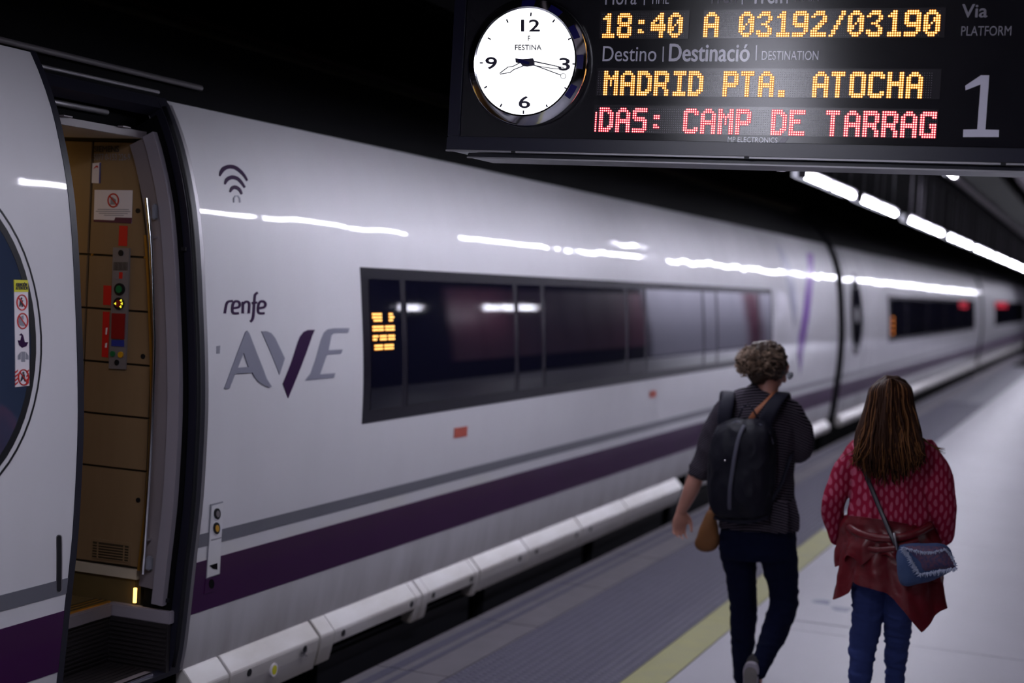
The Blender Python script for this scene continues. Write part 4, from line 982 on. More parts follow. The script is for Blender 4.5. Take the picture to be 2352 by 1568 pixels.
def discs(name, pts, r, y, mt, par):
    vs = []; F = []
    for x, z in pts:
        k = len(vs)
        for a in range(8): vs.append((x + r * math.cos(a * math.pi / 4), y, z + r * math.sin(a * math.pi / 4)))
        F.append(tuple(k + a for a in range(8))[::-1])
    me = bpy.data.meshes.new(name); me.from_pydata(vs, [], F); return mkobj(name, me, mt, par, kind='stuff')
PT_ = 0.00778
def led_row(win, x_start, ztop, grid, colr, ncols, pitchx=PT_ * .985):
    wx0, wz1, wx1, wz0 = win
    wd = G().box(wx0, wx1, YS - .003, YS + .001, wz0, wz1).build('led_window', M['ledwin'], board)
    lit = []; off = []
    for r in range(11):
        for c in range(ncols):
            x = x_start + pitchx * c; z = ztop - PT_ * r * 1.015
            (lit if (r, c) in grid else off).append((x, z))
    discs('unlit_leds', off, PT_ * .15, YS - .0042, M['led_off'], wd)
    discs('lit_led_bodies', lit, PT_ * .54, YS - .0046, M['led_%s_body' % colr], wd)  # wider dim discs paint the glow round each lit LED
    discs('lit_leds', lit, PT_ * .29, YS - .0052, M['led_%s' % colr], wd)
def grid_of(s, c0):
    gset = set(); c = c0
    for ch in s:
        for r, row in enumerate(FONT[ch].split('|')):
            for i, q in enumerate(row):
                if q == '#': gset.add((r, c + i))
        c += 8
    return gset
def win(px0, py0, px1, py1):
    a = B(px0, (py0 + py1) / 2); c = B(px1, (py0 + py1) / 2); return (a.x, B(px0, py0).z, c.x, B(px0, py1).z)
xs = B(1387, 35).x
led_row(win(1378, 26, 1583, 90), B(1384, 35).x, B(1387, 33.5).z, grid_of('18:40', -1 + 1), 'amber', 40)
led_row(win(1615, 23, 2171, 89), B(1621, 31).x, B(1621, 30.5).z, grid_of('A 03192/03190', 0), 'amber', 103)
led_row(win(1371, 156, 2161, 220), B(1377, 165).x, B(1377, 165).z, grid_of('MADRID PTA. ATOCHA', 3), 'amber', 150)
gs = grid_of('DAS: CAMP DE TARRAG', 2) | {(r, 0) for r in range(2, 11)}
led_row(win(1364, 241, 2155, 304), B(1371, 249).x, B(1371, 249).z, gs, 'red', 153, PT_ * .985)

# ------------------------------------------------------------------ CLOCK on the board
YF = YS - .045
def K(u, v, d=0.0):
    p = at_y(1070 + u / 5.228, v / 5.228, YF); return V((p.x, YF - d, p.z))
fc = K(712, 740); RXF = abs(K(1318, 740).x - K(105, 740).x) / 2
clock = thing('wall_clock', 'round clock with lit white face and polished bezel on the departure board', 'clock', (fc.x, YS, fc.z))
def ringlathe(profile, c, n=72):
    vs = []; F = []; m = len(profile)
    for k in range(n):
        a = 2 * math.pi * k / n
        for r, y in profile: vs.append((c.x + r * math.cos(a), y, c.z + r * math.sin(a)))
    for k in range(n):
        for i in range(m):
            F.append((k * m + i, ((k + 1) % n) * m + i, ((k + 1) % n) * m + (i + 1) % m, k * m + (i + 1) % m))
    return vs, F
R0 = RXF; R1 = abs(B(1350, 150).x - B(1075, 150).x) / 2
bzl = G().add(*ringlathe([(R0 - .004, YS), (R0 - .004, YF - .004), (R0 + .002, YF - .006), (R1 - .012, YF + .004), (R1 - .002, YF + .014), (R1, YF + .024), (R1, YS)], fc), True).build('bezel', M['chrome'], clock, smooth='auto')
vs = [(fc.x + r * math.cos(a), YF, fc.z + r * math.sin(a)) for r in (R0,) for a in [2 * math.pi * k / 72 for k in range(72)]]
g = G().add([(x, YF, z) for x, _, z in vs] + [(x, YF + .02, z) for x, _, z in vs], [tuple(range(72)), tuple(range(72, 144))[::-1]] + [(k, (k + 1) % 72, 72 + (k + 1) % 72, 72 + k) for k in range(72)]); g.build('face', M['clockface'], clock)
for ang in (90, 60, 30, 0, -30):                                # blue inlays on the bezel, 12 to 4 o'clock
    vs = []; F = []; n = 6; ra, rb = R0 + .004, R1 - .012
    for i in range(n + 1):
        a = math.radians(ang - 6.8 + 13.6 * i / n)
        for r in (ra, rb):
            y = YF - .006 + (r - R0 - .002) / (R1 - R0 - .014) * .010
            vs += [(fc.x + r * math.cos(a), y - .0012, fc.z + r * math.sin(a)), (fc.x + r * math.cos(a), y + .001, fc.z + r * math.sin(a))]
    for i in range(n):
        k = 4 * i; F += [(k, k + 2, k + 6, k + 4), (k + 1, k + 5, k + 7, k + 3), (k, k + 4, k + 5, k + 1), (k + 2, k + 3, k + 7, k + 6)]
    F += [(0, 1, 3, 2), (4 * n, 4 * n + 2, 4 * n + 3, 4 * n + 1)]
    G().add(vs, F).build('blue_inlay', M['clockblue'], clock)
def kp(name, pts, mt='clockink', d=.001):
    q = [K(*p) for p in pts]; return G().prism([(p.x, p.z) for p in q], lambda u, v: (u, YF + .001, v), lambda u, v: (u, YF - d, v)).build(name, M[mt], clock)
def kt(s, box, bold=0.0):
    v2, f2 = text2d(s, bold); x0, y0, x1, y1 = box; g = G(); q = [K(x0 + (x1 - x0) * u + 0 * v, y1 + (y0 - y1) * v) for u, v in v2]
    extrude_flat(g, [(p.x, p.z) for p in q], f2, lambda u, v: (u, YF + .001, v), lambda u, v: (u, YF - .001, v), 4 if bold else 1); return g.build('numeral' if s[0].isdigit() else 'lettering', M['clockink'], clock)
kt('12', (668, 237, 885, 377), .016); kt('3', (1126, 698, 1246, 845), .016); kt('6', (640, 1156, 768, 1297), .016); kt('9', (240, 687, 370, 828), .016)
kt('F', (748, 430, 772, 490), .01); kt('FESTINA', (592, 538, 908, 600), .006)
import math as _m
for (x, y), L in (((782, 173), 22), ((1055, 252), 22), ((1250, 465), 24), ((1297, 768), 17), ((1200, 1060), 18), ((973, 1272), 17), ((692, 1347), 20), ((423, 1265), 22), ((238, 1047), 20), ((187, 755), 18), ((282, 464), 20), ((498, 252), 22)):
    dx, dy = x - 712, y - 745; l = math.hypot(dx, dy); dx /= l; dy /= l
    kp('hour_tick', stroke_quads([(x - dx * L, y - dy * L), (x + dx * L, y + dy * L)], 16), d=.0012)
hub = kp('hand_hub', [(603, 703), (690, 712), (812, 703), (825, 735), (830, 788), (742, 800), (690, 796), (668, 765), (608, 752)], 'clockink', .008)
g = G()
def ks(g, pts, wd, d=.006):
    P = stroke_quads(pts, wd); n = len(pts); q = [(K(*p).x, K(*p).z) for p in P]
    extrude_flat(g, q, [(i, i + 1, 2 * n - 2 - i, 2 * n - 1 - i) for i in range(n - 1)], lambda u, v: (u, YF - d + .002, v), lambda u, v: (u, YF - d, v))
ks(g, [(690, 738), (570, 800), (515, 805), (416, 880), (418, 892), (535, 873), (582, 838), (690, 795)], 9); g.build('hour_hand', M['clockink'], clock)
g = G(); ks(g, [(815, 738), (960, 768), (1115, 802)], [14, 13, 10], .007); ks(g, [(825, 788), (960, 812), (1115, 832)], [9, 8, 8], .007); ks(g, [(1113, 800), (1180, 816), (1212, 845), (1113, 832), (1113, 800)], 8, .007); ks(g, [(1120, 815), (1150, 820)], 20, .007); g.build('minute_hand', M['clockink'], clock)
g = G(); ks(g, [(820, 782), (1150, 905)], 11, .009); ks(g, circle_pts(1178, 917, 31, 32, 25) + [(1209, 917)], 5, .009); g.build('second_hand', M['clockink'], clock)
ks(g := G(), [(640, 730), (700, 745), (770, 765)], [30, 40, 30], .0095); g.build('hand_cap', M['clockblue'], clock)
# =================================================================== PEOPLE
def fbm(p, s, seed=0.0):
    return noise.noise(V((p[0] * s + seed, p[1] * s + seed * .7, p[2] * s)))
def hand(g, wrist, d, back, thumb, size=1.0, curl=.35, spread=.10):
    """palm and five bent fingers; d = towards the finger tips, back = away from the palm, thumb = side of the thumb"""
    d = V(d).normalized(); back = V(back); back = (back - d * back.dot(d)).normalized(); side = V(thumb); side = (side - d * side.dot(d) - back * side.dot(back)).normalized()
    w_ = V(wrist); s = size
    g.add(*sloft([(w_ - d * .02 * s, .026 * s, .019 * s), (w_ + d * .02 * s, .031 * s, .017 * s), (w_ + d * .055 * s, .040 * s, .016 * s), (w_ + d * .088 * s, .040 * s, .013 * s), (w_ + d * .098 * s, .034 * s, .010 * s)], side, 16, 2.5))
    for k, (off, L) in enumerate(((.029, .072), (.010, .080), (-.009, .075), (-.027, .060))):
        base = w_ + d * .086 * s + side * off * s; dirv = (d + side * spread * (1.2 - k * .8)).normalized(); p = base; rows = [(p - d * .02 * s, .0088 * s)]; a = curl * .45
        for j, fr in enumerate((.45, .32, .23)):
            dd_ = (dirv * math.cos(a) - back * math.sin(a)).normalized(); p = p + dd_ * L * fr * s; rows.append((p, (.0085 - .0011 * (j + 1)) * s)); a += curl * (1.0 + .15 * k)
        g.add(*limb(rows, side, 10, 2))
    b0 = w_ + d * .022 * s + side * .022 * s
    g.add(*limb([(b0, .014 * s), (b0 + (side * .8 + d * .75 - back * .2).normalized() * .036 * s, .0115 * s), (b0 + (side * .62 + d * .95 - back * .35).normalized() * .066 * s, .0095 * s), (b0 + (side * .42 + d * 1.0 - back * .5).normalized() * .090 * s, .0078 * s)], back, 10, 2))
def head(g, c, yaw, pitch, s=1.0):
    R = Matrix.Rotation(yaw, 3, 'Z') @ Matrix.Rotation(pitch, 3, 'X'); c = V(c)
    def L(x, y, z): return c + R @ (V((x, y, z)) * s)
    def E(x, y, z, a, b, d): g.add(*ellipsoid(L(x, y, z), (a * s, b * s, d * s), R, 20, 12))
    E(0, -.012, .022, .074, .094, .096); E(0, .030, -.035, .058, .062, .075); E(0, .052, -.082, .030, .030, .026); E(0, .070, .030, .052, .022, .030)
    for sx in (-1, 1):
        E(sx * .034, .060, -.022, .024, .026, .022); E(sx * .028, .085, .012, .020, .009, .008); E(sx * .078, -.006, -.012, .011, .020, .032); E(sx * .072, -.004, -.02, .012, .012, .018); E(sx * .040, .035, -.068, .022, .035, .022)
    g.add(*limb([(L(0, .086, .012), .008 * s), (L(0, .100, -.012), .010 * s), (L(0, .106, -.026), .013 * s)], R @ V((1, 0, 0)), 10, 2)); E(-.012, .093, -.030, .010, .012, .008); E(.012, .093, -.030, .010, .012, .008)
    E(0, .086, -.052, .024, .011, .006); E(0, .084, -.062, .020, .011, .007)
    return L, R
def eyes(L, R, par, s=1.0):
    for sx in (-1, 1):
        g = G().add(*ellipsoid(L(sx * .030, .078, .000), (.0125 * s,) * 3, None, 14, 8), True); e = g.build('eye', M['eyewhite'], par, smooth=True)
        G().add(*ellipsoid(L(sx * .030, .0885, .000), (.0055 * s, .003 * s, .0055 * s), R, 12, 6), True).build('iris', M['brown'], e, smooth=True)
def cloth(g, name, mt, par, voxel=.007, relax=4, amp=.006, freq=9, seed=0., stretch=(1, 1, 1)):
    def dsp(p, n):
        q = (p[0] * stretch[0], p[1] * stretch[1], p[2] * stretch[2])
        a = fbm(q, freq, seed); b_ = fbm(q, freq * 2.3, seed + 5)
        return amp * (1.2 * (abs(a) * -2 + .5) + .5 * b_)
    me = remeshed(g, name, voxel, relax, dsp); return mkobj(name, me, M[mt], par, smooth=True)
def pillow(g, outline, fn, D, rings=9, p=2.2, n_sub=6, back=.3):
    """cushion-like solid: outline in picture points, fn(px,py,depth) -> point, bulging D metres towards the viewer"""
    P = smooth_path([(a, b, 0) for a, b in outline + [outline[0]]], n_sub)[:-1]; P = [(q[0], q[1]) for q in P]; n = len(P)
    cx_ = sum(q[0] for q in P) / n; cy_ = sum(q[1] for q in P) / n; vs = []; F = []
    prof_ = [(1 - i / rings, D * (1 - (1 - i / rings) ** p) ** (1 / p)) for i in range(rings)]
    prof_b = [(1 - i / 4, -D * back * (1 - (1 - i / 4) ** p) ** (1 / p)) for i in range(1, 4)][::-1]
    full = prof_b + prof_
    for s, d in full:
        for x, y in P: vs.append(fn(cx_ + (x - cx_) * s, cy_ + (y - cy_) * s, d))
    m = len(full)
    for i in range(m - 1):
        for k in range(n): F.append((i * n + k, i * n + (k + 1) % n, (i + 1) * n + (k + 1) % n, (i + 1) * n + k))
    vs.append(fn(cx_, cy_, D)); vs.append(fn(cx_, cy_, full[0][1])); F += [((m - 1) * n + k, (m - 1) * n + (k + 1) % n, m * n) for k in range(n)] + [((k + 1) % n, k, m * n + 1) for k in range(n)]
    g.add(vs, F, True); return g
def ribbon(g, pts, w_, th, hint): g.add(*sloft([(p, w_, th) for p in pts], hint, 10, 3.0, 5), True); return g

# ---------------------------------------------------------------- person with the backpack
Y1 = 7.35
def A(px, py, dy=0.0): return at_y(px, py, Y1 + dy)
g = G()
hc = A(1766, 842, .02); L1, R1_ = head(g, hc, -.85, -.38, 1.0)
g.add(*sloft([(A(1758, 930, .0), .075, .07), (A(1762, 900, .0), .056, .058), (A(1765, 870, .01), .052, .056)], (1, 0, 0), 14))
g.add(*sloft([(A(1738, 1250), .155, .11), (A(1738, 1190), .150, .105), (A(1738, 1110), .140, .10), (A(1738, 1030), .155, .105), (A(1742, 970), .170, .095), (A(1748, 930), .14, .075), (A(1756, 905), .06, .055)], (1, 0, 0), 18, 2.3))
lsh, lel, lwr = A(1668, 955), A(1607, 1072, .0), A(1566, 1170, .02)
g.add(*limb([(lsh, .050), (A(1635, 1005), .046), (lel, .040), (A(1591, 1115, .0), .0405), (A(1578, 1145, .01), .034), (lwr, .0255)]))
hand(g, lwr, A(1553, 1250, .03) - lwr, (-.62, .78, .05), (.75, .65, 0), .98, .55, .12)
rsh, rel, rwr = A(1812, 958), A(1840, 1035, .05), A(1800, 1040, .28)
g.add(*limb([(rsh, .050), (A(1832, 995, .02), .044), (rel, .040), (A(1822, 1035, .15), .034), (rwr, .025)]))
hand(g, rwr, (-.7, .4, .1), (.3, .8, -.2), (.2, -.2, .9), 1.0, .8, .06)
lhip, lkn, lan = A(1695, 1262), A(1706, 1400, .10), V((A(1710, 1560, .22).x, Y1 + .20, .09))
rhip, rkn, ran = A(1785, 1268), A(1800, 1390, .06), A(1745, 1535, -.24)
g.add(*limb([(lhip, .070), (A(1702, 1330, .05), .060), (lkn, .050), (A(1706, 1470, .135), .043), (lan, .032)]))
g.add(*limb([(rhip, .072), (A(1797, 1335, .045), .060), (rkn, .050), (A(1773, 1465, -.08), .040), (ran, .022)]))
g.add(*limb([(lan, .034), (lan + V((0, .06, -.045)), .032), (lan + V((0, .15, -.065)), .024)]))
g.add(*limb([(ran, .022), (ran + V((-.01, .02, -.05)), .022), (ran + V((-.02, .05, -.15)), .024)]))
p1 = mkobj('person', remeshed(g, 'person', .0062, 3), M['skin'], smooth=True)
tag(p1, 'person in dark striped shirt and black backpack walking away, left arm hanging down', 'person')
eyes(L1, R1_, p1)
# shirt
g = G()
g.add(*sloft([(A(1740, 1213), .190, .140), (A(1740, 1150), .178, .135), (A(1738, 1080), .178, .130), (A(1738, 1010), .188, .130), (A(1741, 958), .192, .118), (A(1746, 926), .158, .095), (A(1753, 903), .085, .075), (A(1758, 893), .062, .062)], (1, 0, 0), 24, 2.4))
g.add(*limb([(A(1668, 945), .066), (A(1640, 1000), .066), (A(1622, 1050), .060), (A(1611, 1078), .056)]))
g.add(*sloft([(A(1612, 1070), .058, .056), (A(1606, 1092), .052, .050)], (1, 0, 0), 14))
g.add(*limb([(A(1812, 950), .070), (A(1836, 990, .02), .066), (A(1840, 1032, .05), .062), (A(1828, 1032, .14), .055), (A(1810, 1015, .24), .045)]))
cloth(g, 'striped_shirt', 'striped', p1, .0068, 4, .0055, 8, 1.0)
g = G(); g.add(*sloft([(A(1824, 1222, -.03), .026, .008), (A(1818, 1190, -.06), .040, .009), (A(1812, 1150, -.08), .035, .008)], (1, .3, 0), 14)); g.add(*sloft([(A(1790, 1224, -.13), .040, .012), (A(1790, 1185, -.13), .045, .013), (A(1790, 1150, -.12), .04, .012)], (1, .1, 0), 14))
cloth(g, 'shirt_tail', 'striped', p1, .005, 3, .003, 12, 2.)
g = G(); g.add(*sloft([(A(1611, 1072), .060, .058), (A(1605, 1096), .055, .053)], (1, 0, 0), 16, 2, 2)); cloth(g, 'rolled_cuff', 'striped', p1, .005, 2, .004, 26, 3.)
# jeans
g = G()
g.add(*sloft([(A(1738, 1188), .160, .120), (A(1740, 1225), .182, .130), (A(1741, 1262), .188, .134), (A(1741, 1282), .176, .12)], (1, 0, 0), 22, 2.4))
g.add(*limb([(A(1694, 1262, .0), .092), (A(1702, 1316, .04), .077), (A(1705, 1365, .07), .070), (A(1708, 1400, .10), .068), (A(1707, 1440, .12), .065), (A(1706, 1500, .15), .055), (A(1707, 1555, .18), .048), (lan + V((0, 0, -.01)), .046)]))
g.add(*limb([(A(1788, 1268, .0), .094), (A(1794, 1310, .03), .085), (A(1799, 1345, .05), .076), (A(1800, 1385, .06), .071), (A(1788, 1426, .0), .068), (A(1773, 1466, -.08), .060), (A(1754, 1507, -.18), .050), (A(1747, 1524, -.22), .045), (A(1742, 1540, -.24), .043)]))
cloth(g, 'jeans', 'jeans_dark', p1, .0068, 3, .0045, 10, 4., (1, 1, 2.2))
def shoe(par, heel, toe, up, wd, mt='shoe'):
    heel, toe, up = V(heel), V(toe), V(up).normalized(); f = (toe - heel); Lh = f.length; f.normalize(); up = (up - f * up.dot(f)).normalized(); side = f.cross(up)
    g = G(); g.add(*sloft([(heel + up * .045 - f * .0, .028, .030), (heel + f * .04 + up * .052, .038, .038), (heel + f * .10 + up * .050, .040, .038), (heel + f * .16 + up * .040, .046, .028), (heel + f * .22 + up * .034, .046, .022), (heel + f * Lh * .96 + up * .030, .028, .014)], side, 16, 2.3)); g.add(*limb([(heel + f * .045 + up * .06, .040), (heel + f * .045 + up * .105, .040)], side))
    u = cloth(g, 'shoe_upper', mt, par, .005, 3, .001, 12, 6.)
    def outline(sc):
        return [(-.5, 0), (-.47, .5), (-.35, .82), (-.1, .75), (.15, .95), (.33, 1), (.46, .7), (.52, 0), (.46, -.7), (.33, -1), (.15, -.95), (-.1, -.75), (-.35, -.82), (-.47, -.5)]
    for nm, z0, z1, sc, mm in (('sole', .004, .028, 1.0, 'sole'), ('tread', .0, .0042, .86, 'solegrey')):
        pts = smooth_path([(a, b, 0) for a, b in outline(1) + [outline(1)[0]]], 4)[:-1]
        c = heel + f * Lh * .5
        q = [(p[0] * Lh * 1.04 * sc, p[1] * wd * sc) for p in pts]
        G().prism(q, lambda a, b: c + f * a + side * b + up * z0, lambda a, b: c + f * a + side * b + up * z1).build(nm, M[mm], par, smooth=False)
shoe(p1, (A(1725, 1527, -.30).x, A(1725, 1527, -.30).y, A(1725, 1527, -.30).z), A(1718, 1527, -.30) + V((.0, .085, -.245)), (0, .95, .3), .045)
shoe(p1, (lan.x, lan.y - .055, 0.001), (lan.x - .01, lan.y + .20, 0.001), (0, 0, 1), .045)
# hair: gathered, curly
g = G(); ch = A(1759, 831, -.01)
g.add(*ellipsoid(A(1766, 832, .0), (.086, .105, .100))); g.add(*ellipsoid(A(1750, 822, -.03), (.074, .085, .082))); g.add(*ellipsoid(A(1725, 836, -.07), (.050, .050, .054))); g.add(*ellipsoid(A(1742, 858, -.05), (.050, .05, .050)))
hair = cloth(g, 'hair', 'hair1', p1, .006, 3, .012, 22, 7.)
g = G(); rnd = random.Random(5)
for i in range(620):
    bun = rnd.random() < .42
    c0, rr_ = ((A(1724, 832, -.07), V((.056, .058, .062))) if bun else (A(1762, 830, -.01), V((.092, .108, .098))))
    d = V((rnd.gauss(-.1 if bun else .1, 1), rnd.gauss(-.7, .8), rnd.gauss(.35, .8))).normalized()
    s = c0 + V((d.x * rr_.x, d.y * rr_.y, d.z * rr_.z)) * 1.0
    if not bun and s.z < hc.z - .02 and s.y > Y1: continue
    t = d.cross(V((rnd.gauss(0, 1), rnd.gauss(0, 1), rnd.gauss(0, 1)))).normalized()
    if not bun: t = (t * .5 + (A(1724, 832, -.07) - s).normalized()).normalized()
    b2 = d.cross(t); L_ = rnd.uniform(.03, .055) if bun else rnd.uniform(.035, .075); am = rnd.uniform(.006, .012) if bun else rnd.uniform(.002, .006); ph = rnd.uniform(0, 6)
    pts = [s + t * L_ * k / 7 + d * (am * math.sin(ph + k * 1.3) + .003) + b2 * am * math.cos(ph + k * 1.3) for k in range(8)]
    r = rnd.uniform(.0016, .0034); g.add(*loft(pts, [r * q for q in (.5, 1, 1.1, 1.1, 1, 1, .8, .3)], None, (0, 0, 1), 5), True)
g.build('curls', M['hair1b'], hair, smooth=True, kind='stuff')
# spectacles
gl = G()
for sx in (-1, 1):
    c_ = L1(sx * .033, .108, .002); ex = R1_ @ V((1, 0, 0)); ez = R1_ @ V((0, 0, 1))
    pts = [c_ + ex * .024 * math.cos(a) + ez * .018 * math.sin(a) for a in [k * math.pi / 10 for k in range(21)]]
    gl.add(*loft(pts, .0018, None, (.3, .4, .8), 6, cap=False), True)
    gl.add(*loft([L1(sx * .058, .105, .008), L1(sx * .078, .05, .008), L1(sx * .080, -.01, .004)], .0018, None, (0, 0, 1), 6), True)
gl.add(*loft([L1(-.010, .110, .004), L1(.010, .110, .004)], .0015, None, (0, 0, 1), 6), True)
gla = gl.build('spectacles', M['steel'], None, smooth=True); tag(gla, 'thin metal spectacles worn by the person with the backpack', 'glasses')
for sx in (-1, 1):
    c_ = L1(sx * .033, .108, .002); G().add(*ellipsoid(c_, (.023, .0015, .017), R1_, 18, 8), True).build('lens', M['lens'], gla, smooth=True)

# backpack
YB = Y1 - .215
def Bk(px, py, d=0.0): p = at_y(px, py, YB); return V((p.x, YB + .06 - d, p.z))
pc = Bk(1700, 1192)
pack = thing('backpack', 'black navy backpack with grey centre zip on the back of the striped-shirt person', 'backpack', (pc.x, YB, pc.z))
out = [(1663, 962), (1700, 960), (1748, 966), (1770, 985), (1778, 1030), (1777, 1100), (1770, 1165), (1760, 1194), (1700, 1202), (1645, 1197), (1626, 1175), (1619, 1125), (1620, 1060), (1632, 1000), (1645, 972)]
g = pillow(G(), out, Bk, .125, 10, 2.6, 6, .55)
def dsp(p, n): q = (p[0] * 1.2, p[1], p[2] * .7); return .010 * (fbm(q, 9, 2.) - abs(fbm(q, 16, 8.)))
cb = mkobj('pack_body', remeshed(g, 'pack_body', .006, 3, dsp), M['pack'], pack, smooth=True)
def dpt(px, py):
    n_ = len(out); cx_ = sum(q[0] for q in out) / n_; cy_ = sum(q[1] for q in out) / n_
    s = min(1, math.hypot((px - cx_) / 82, (py - cy_) / 120)); return .125 * (1 - s ** 2.6) ** (1 / 2.6)
g = ribbon(G(), [Bk(x, y, dpt(x, y) + .004) for x, y in ((1713, 975), (1704, 1000), (1696, 1040), (1690, 1080), (1684, 1120), (1680, 1160), (1679, 1180))], .0095, .004, (1, 0, 0)); g.build('centre_zip', M['zip'], pack, smooth=True)
g = G().add(*loft([Bk(x, y, .045) for x, y in ((1672, 975), (1690, 968), (1720, 972), (1745, 975), (1765, 992), (1775, 1020))], .004, None, (0, 1, 0), 8), True); g.build('piping', M['zip'], pack, smooth=True)
p = Bk(1673, 1054, .128); G().add(*ellipsoid(p, (.005, .003, .005)), True).build('stud', M['chrome'], pack, smooth=True)
for pts, wd in (([(1670, 1000, -.15), (1664, 965, -.165), (1668, 935, -.15), (1672, 912, -.105), (1672, 900, -.03), (1668, 912, .06), (1664, 960, .125)], .034), ([(1752, 985, -.15), (1766, 950, -.155), (1783, 920, -.12), (1796, 905, -.06), (1800, 905, .01), (1802, 930, .08), (1800, 980, .125)], .034)):
    g = ribbon(G(), [A(a, b, c) for a, b, c in pts], wd, .007, (1, .15, 0)); g.build('shoulder_strap', M['pack_strap'], pack, smooth=True)
g = G().add(*loft([Bk(x, y, .0) for x, y in ((1690, 962), (1698, 940), (1712, 928), (1722, 940), (1730, 955), (1736, 966))], .004, None, (0, 1, 0), 8), True); g.build('carry_loop', M['pack_strap'], pack, smooth=True)
for pts in ([(1772, 1150, -.16), (1795, 1110, -.14), (1812, 1060, -.09), (1822, 1030, -.0)],):
    g = ribbon(G(), [A(a, b, c) for a, b, c in pts], .010, .003, (1, 0, .5)); g.build('lower_strap', M['pack_strap'], pack, smooth=True)
g = ribbon(G(), [Bk(1636, 1190, .02), Bk(1700, 1200, .05), Bk(1762, 1190, .02)], .010, .006, (0, 0, 1)); g.build('base_band', M['pack_strap'], pack, smooth=True)

# brown shoulder bag at the hip with tan strap across the back
bb = thing('shoulder_bag', 'brown suede shoulder bag at the hip of the person with the backpack', 'bag', tuple(A(1625, 1262, -.06)))
def Bb(px, py, d=0.0): p = at_y(px, py, Y1 - .06); return V((p.x, Y1 - .06 - d, p.z))
g = pillow(G(), [(1632, 1168), (1645, 1180), (1652, 1225), (1648, 1255), (1625, 1268), (1603, 1262), (1595, 1246), (1603, 1222), (1615, 1195), (1624, 1175)], Bb, .05, 8, 2.2, 5, .9)
mkobj('bag_body', remeshed(g, 'bag_body', .005, 3, lambda p, n: .006 * fbm(p, 16, 3)), M['brown'], bb, smooth=True)
g = ribbon(G(), [A(a, b, c) for a, b, c in ((1778, 900, -.02), (1772, 907, -.085), (1755, 925, -.135), (1737, 945, -.150), (1722, 968, -.150), (1690, 1030, -.150), (1655, 1110, -.150), (1634, 1170, -.10))], .013, .003, (1, 0, .6)); g.build('strap', M['tan'], bb, smooth=True)

# ---------------------------------------------------------------- person with long hair
Y2 = 6.65
def A2(px, py, dy=0.0): return at_y(px, py, Y2 + dy)
g = G()
h2 = A2(2046, 935, .02); L2, R2_ = head(g, h2, .05, -.30, 1.0)
g.add(*sloft([(A2(2047, 1020, .0), .08, .07), (A2(2047, 990, .0), .054, .056), (A2(2047, 965, .01), .050, .054)], (1, 0, 0), 14))
g.add(*sloft([(A2(2040, 1300), .155, .115), (A2(2042, 1240), .145, .105), (A2(2045, 1170), .125, .095), (A2(2046, 1100), .135, .10), (A2(2047, 1050), .145, .09), (A2(2047, 1016), .105, .065), (A2(2047, 992), .06, .055)], (1, 0, 0), 18, 2.3))
l1, l2, l3 = A2(1972, 1050), A2(1916, 1155, -.02), A2(1950, 1262, .20)
g.add(*limb([(l1, .042), (A2(1935, 1105), .038), (l2, .037), (A2(1930, 1210, .1), .034), (l3, .024)]))
hand(g, l3, (.5, .6, -.25), (-.3, .1, .9), (.6, -.6, .3), .93, .5)
r1_, r2_, r3_ = A2(2122, 1050), A2(2164, 1155, -.02), A2(2160, 1262, .16)
g.add(*limb([(r1_, .042), (A2(2148, 1105), .038), (r2_, .037), (A2(2163, 1210, .07), .034), (r3_, .024)]))
hand(g, r3_, (-.35, .7, -.3), (.4, .1, .8), (-.6, -.5, .3), .93, .5)
la, ra = V((A2(1975, 1700, -.05).x, Y2 - .05, .09)), V((A2(2052, 1690, .20).x, Y2 + .22, .085))
g.add(*limb([(A2(2000, 1300), .066), (A2(1995, 1370, .01), .054), (A2(1986, 1455, .025), .044), (A2(1977, 1540, .01), .036), (la, .029)]))
g.add(*limb([(A2(2080, 1300), .066), (A2(2069, 1380, .035), .052), (A2(2061, 1455, .10), .042), (A2(2057, 1540, .15), .030), (ra, .026)]))
for a_ in (la, ra): g.add(*limb([(a_, .032), (a_ + V((0, .06, -.045)), .030), (a_ + V((0, .14, -.06)), .024)]))
p2 = mkobj('person', remeshed(g, 'person', .0062, 3), M['skin'], smooth=True)
tag(p2, 'person with long brown hair, crimson printed blouse and blue jeans walking away', 'person')
eyes(L2, R2_, p2)
g = G()
g.add(*sloft([(A2(2047, 1202), .174, .140), (A2(2047, 1182), .180, .150), (A2(2044, 1130), .160, .135), (A2(2046, 1080), .165, .126), (A2(2047, 1038), .184, .112), (A2(2047, 1010), .140, .092), (A2(2047, 990), .080, .070)], (1, 0, 0), 24, 2.4))
g.add(*limb([(A2(1972, 1040), .060), (A2(1938, 1095), .058), (A2(1914, 1150, -.02), .050), (A2(1914, 1195, .02), .046), (A2(1920, 1230, .05), .038)]))
g.add(*limb([(A2(2122, 1040), .062), (A2(2148, 1095), .068), (A2(2162, 1155, -.02), .058), (A2(2164, 1195, .01), .054), (A2(2166, 1228, .04), .044)]))
cloth(g, 'printed_blouse', 'paisley', p2, .0068, 4, .0075, 8, 11., (1.3, 1, .8))
g = G()
g.add(*sloft([(A2(2042, 1230), .155, .115), (A2(2040, 1290), .175, .130), (A2(2040, 1320), .172, .125), (A2(2040, 1338), .15, .11)], (1, 0, 0), 22, 2.4))
g.add(*limb([(A2(1998, 1305), .086), (A2(1996, 1345), .079), (A2(1994, 1375, .01), .071), (A2(1991, 1426, .02), .064), (A2(1984, 1468, .03), .062), (A2(1979, 1510, .02), .056), (A2(1975, 1565, .0), .046), (A2(1975, 1640, -.03), .042), (la, .042)]))
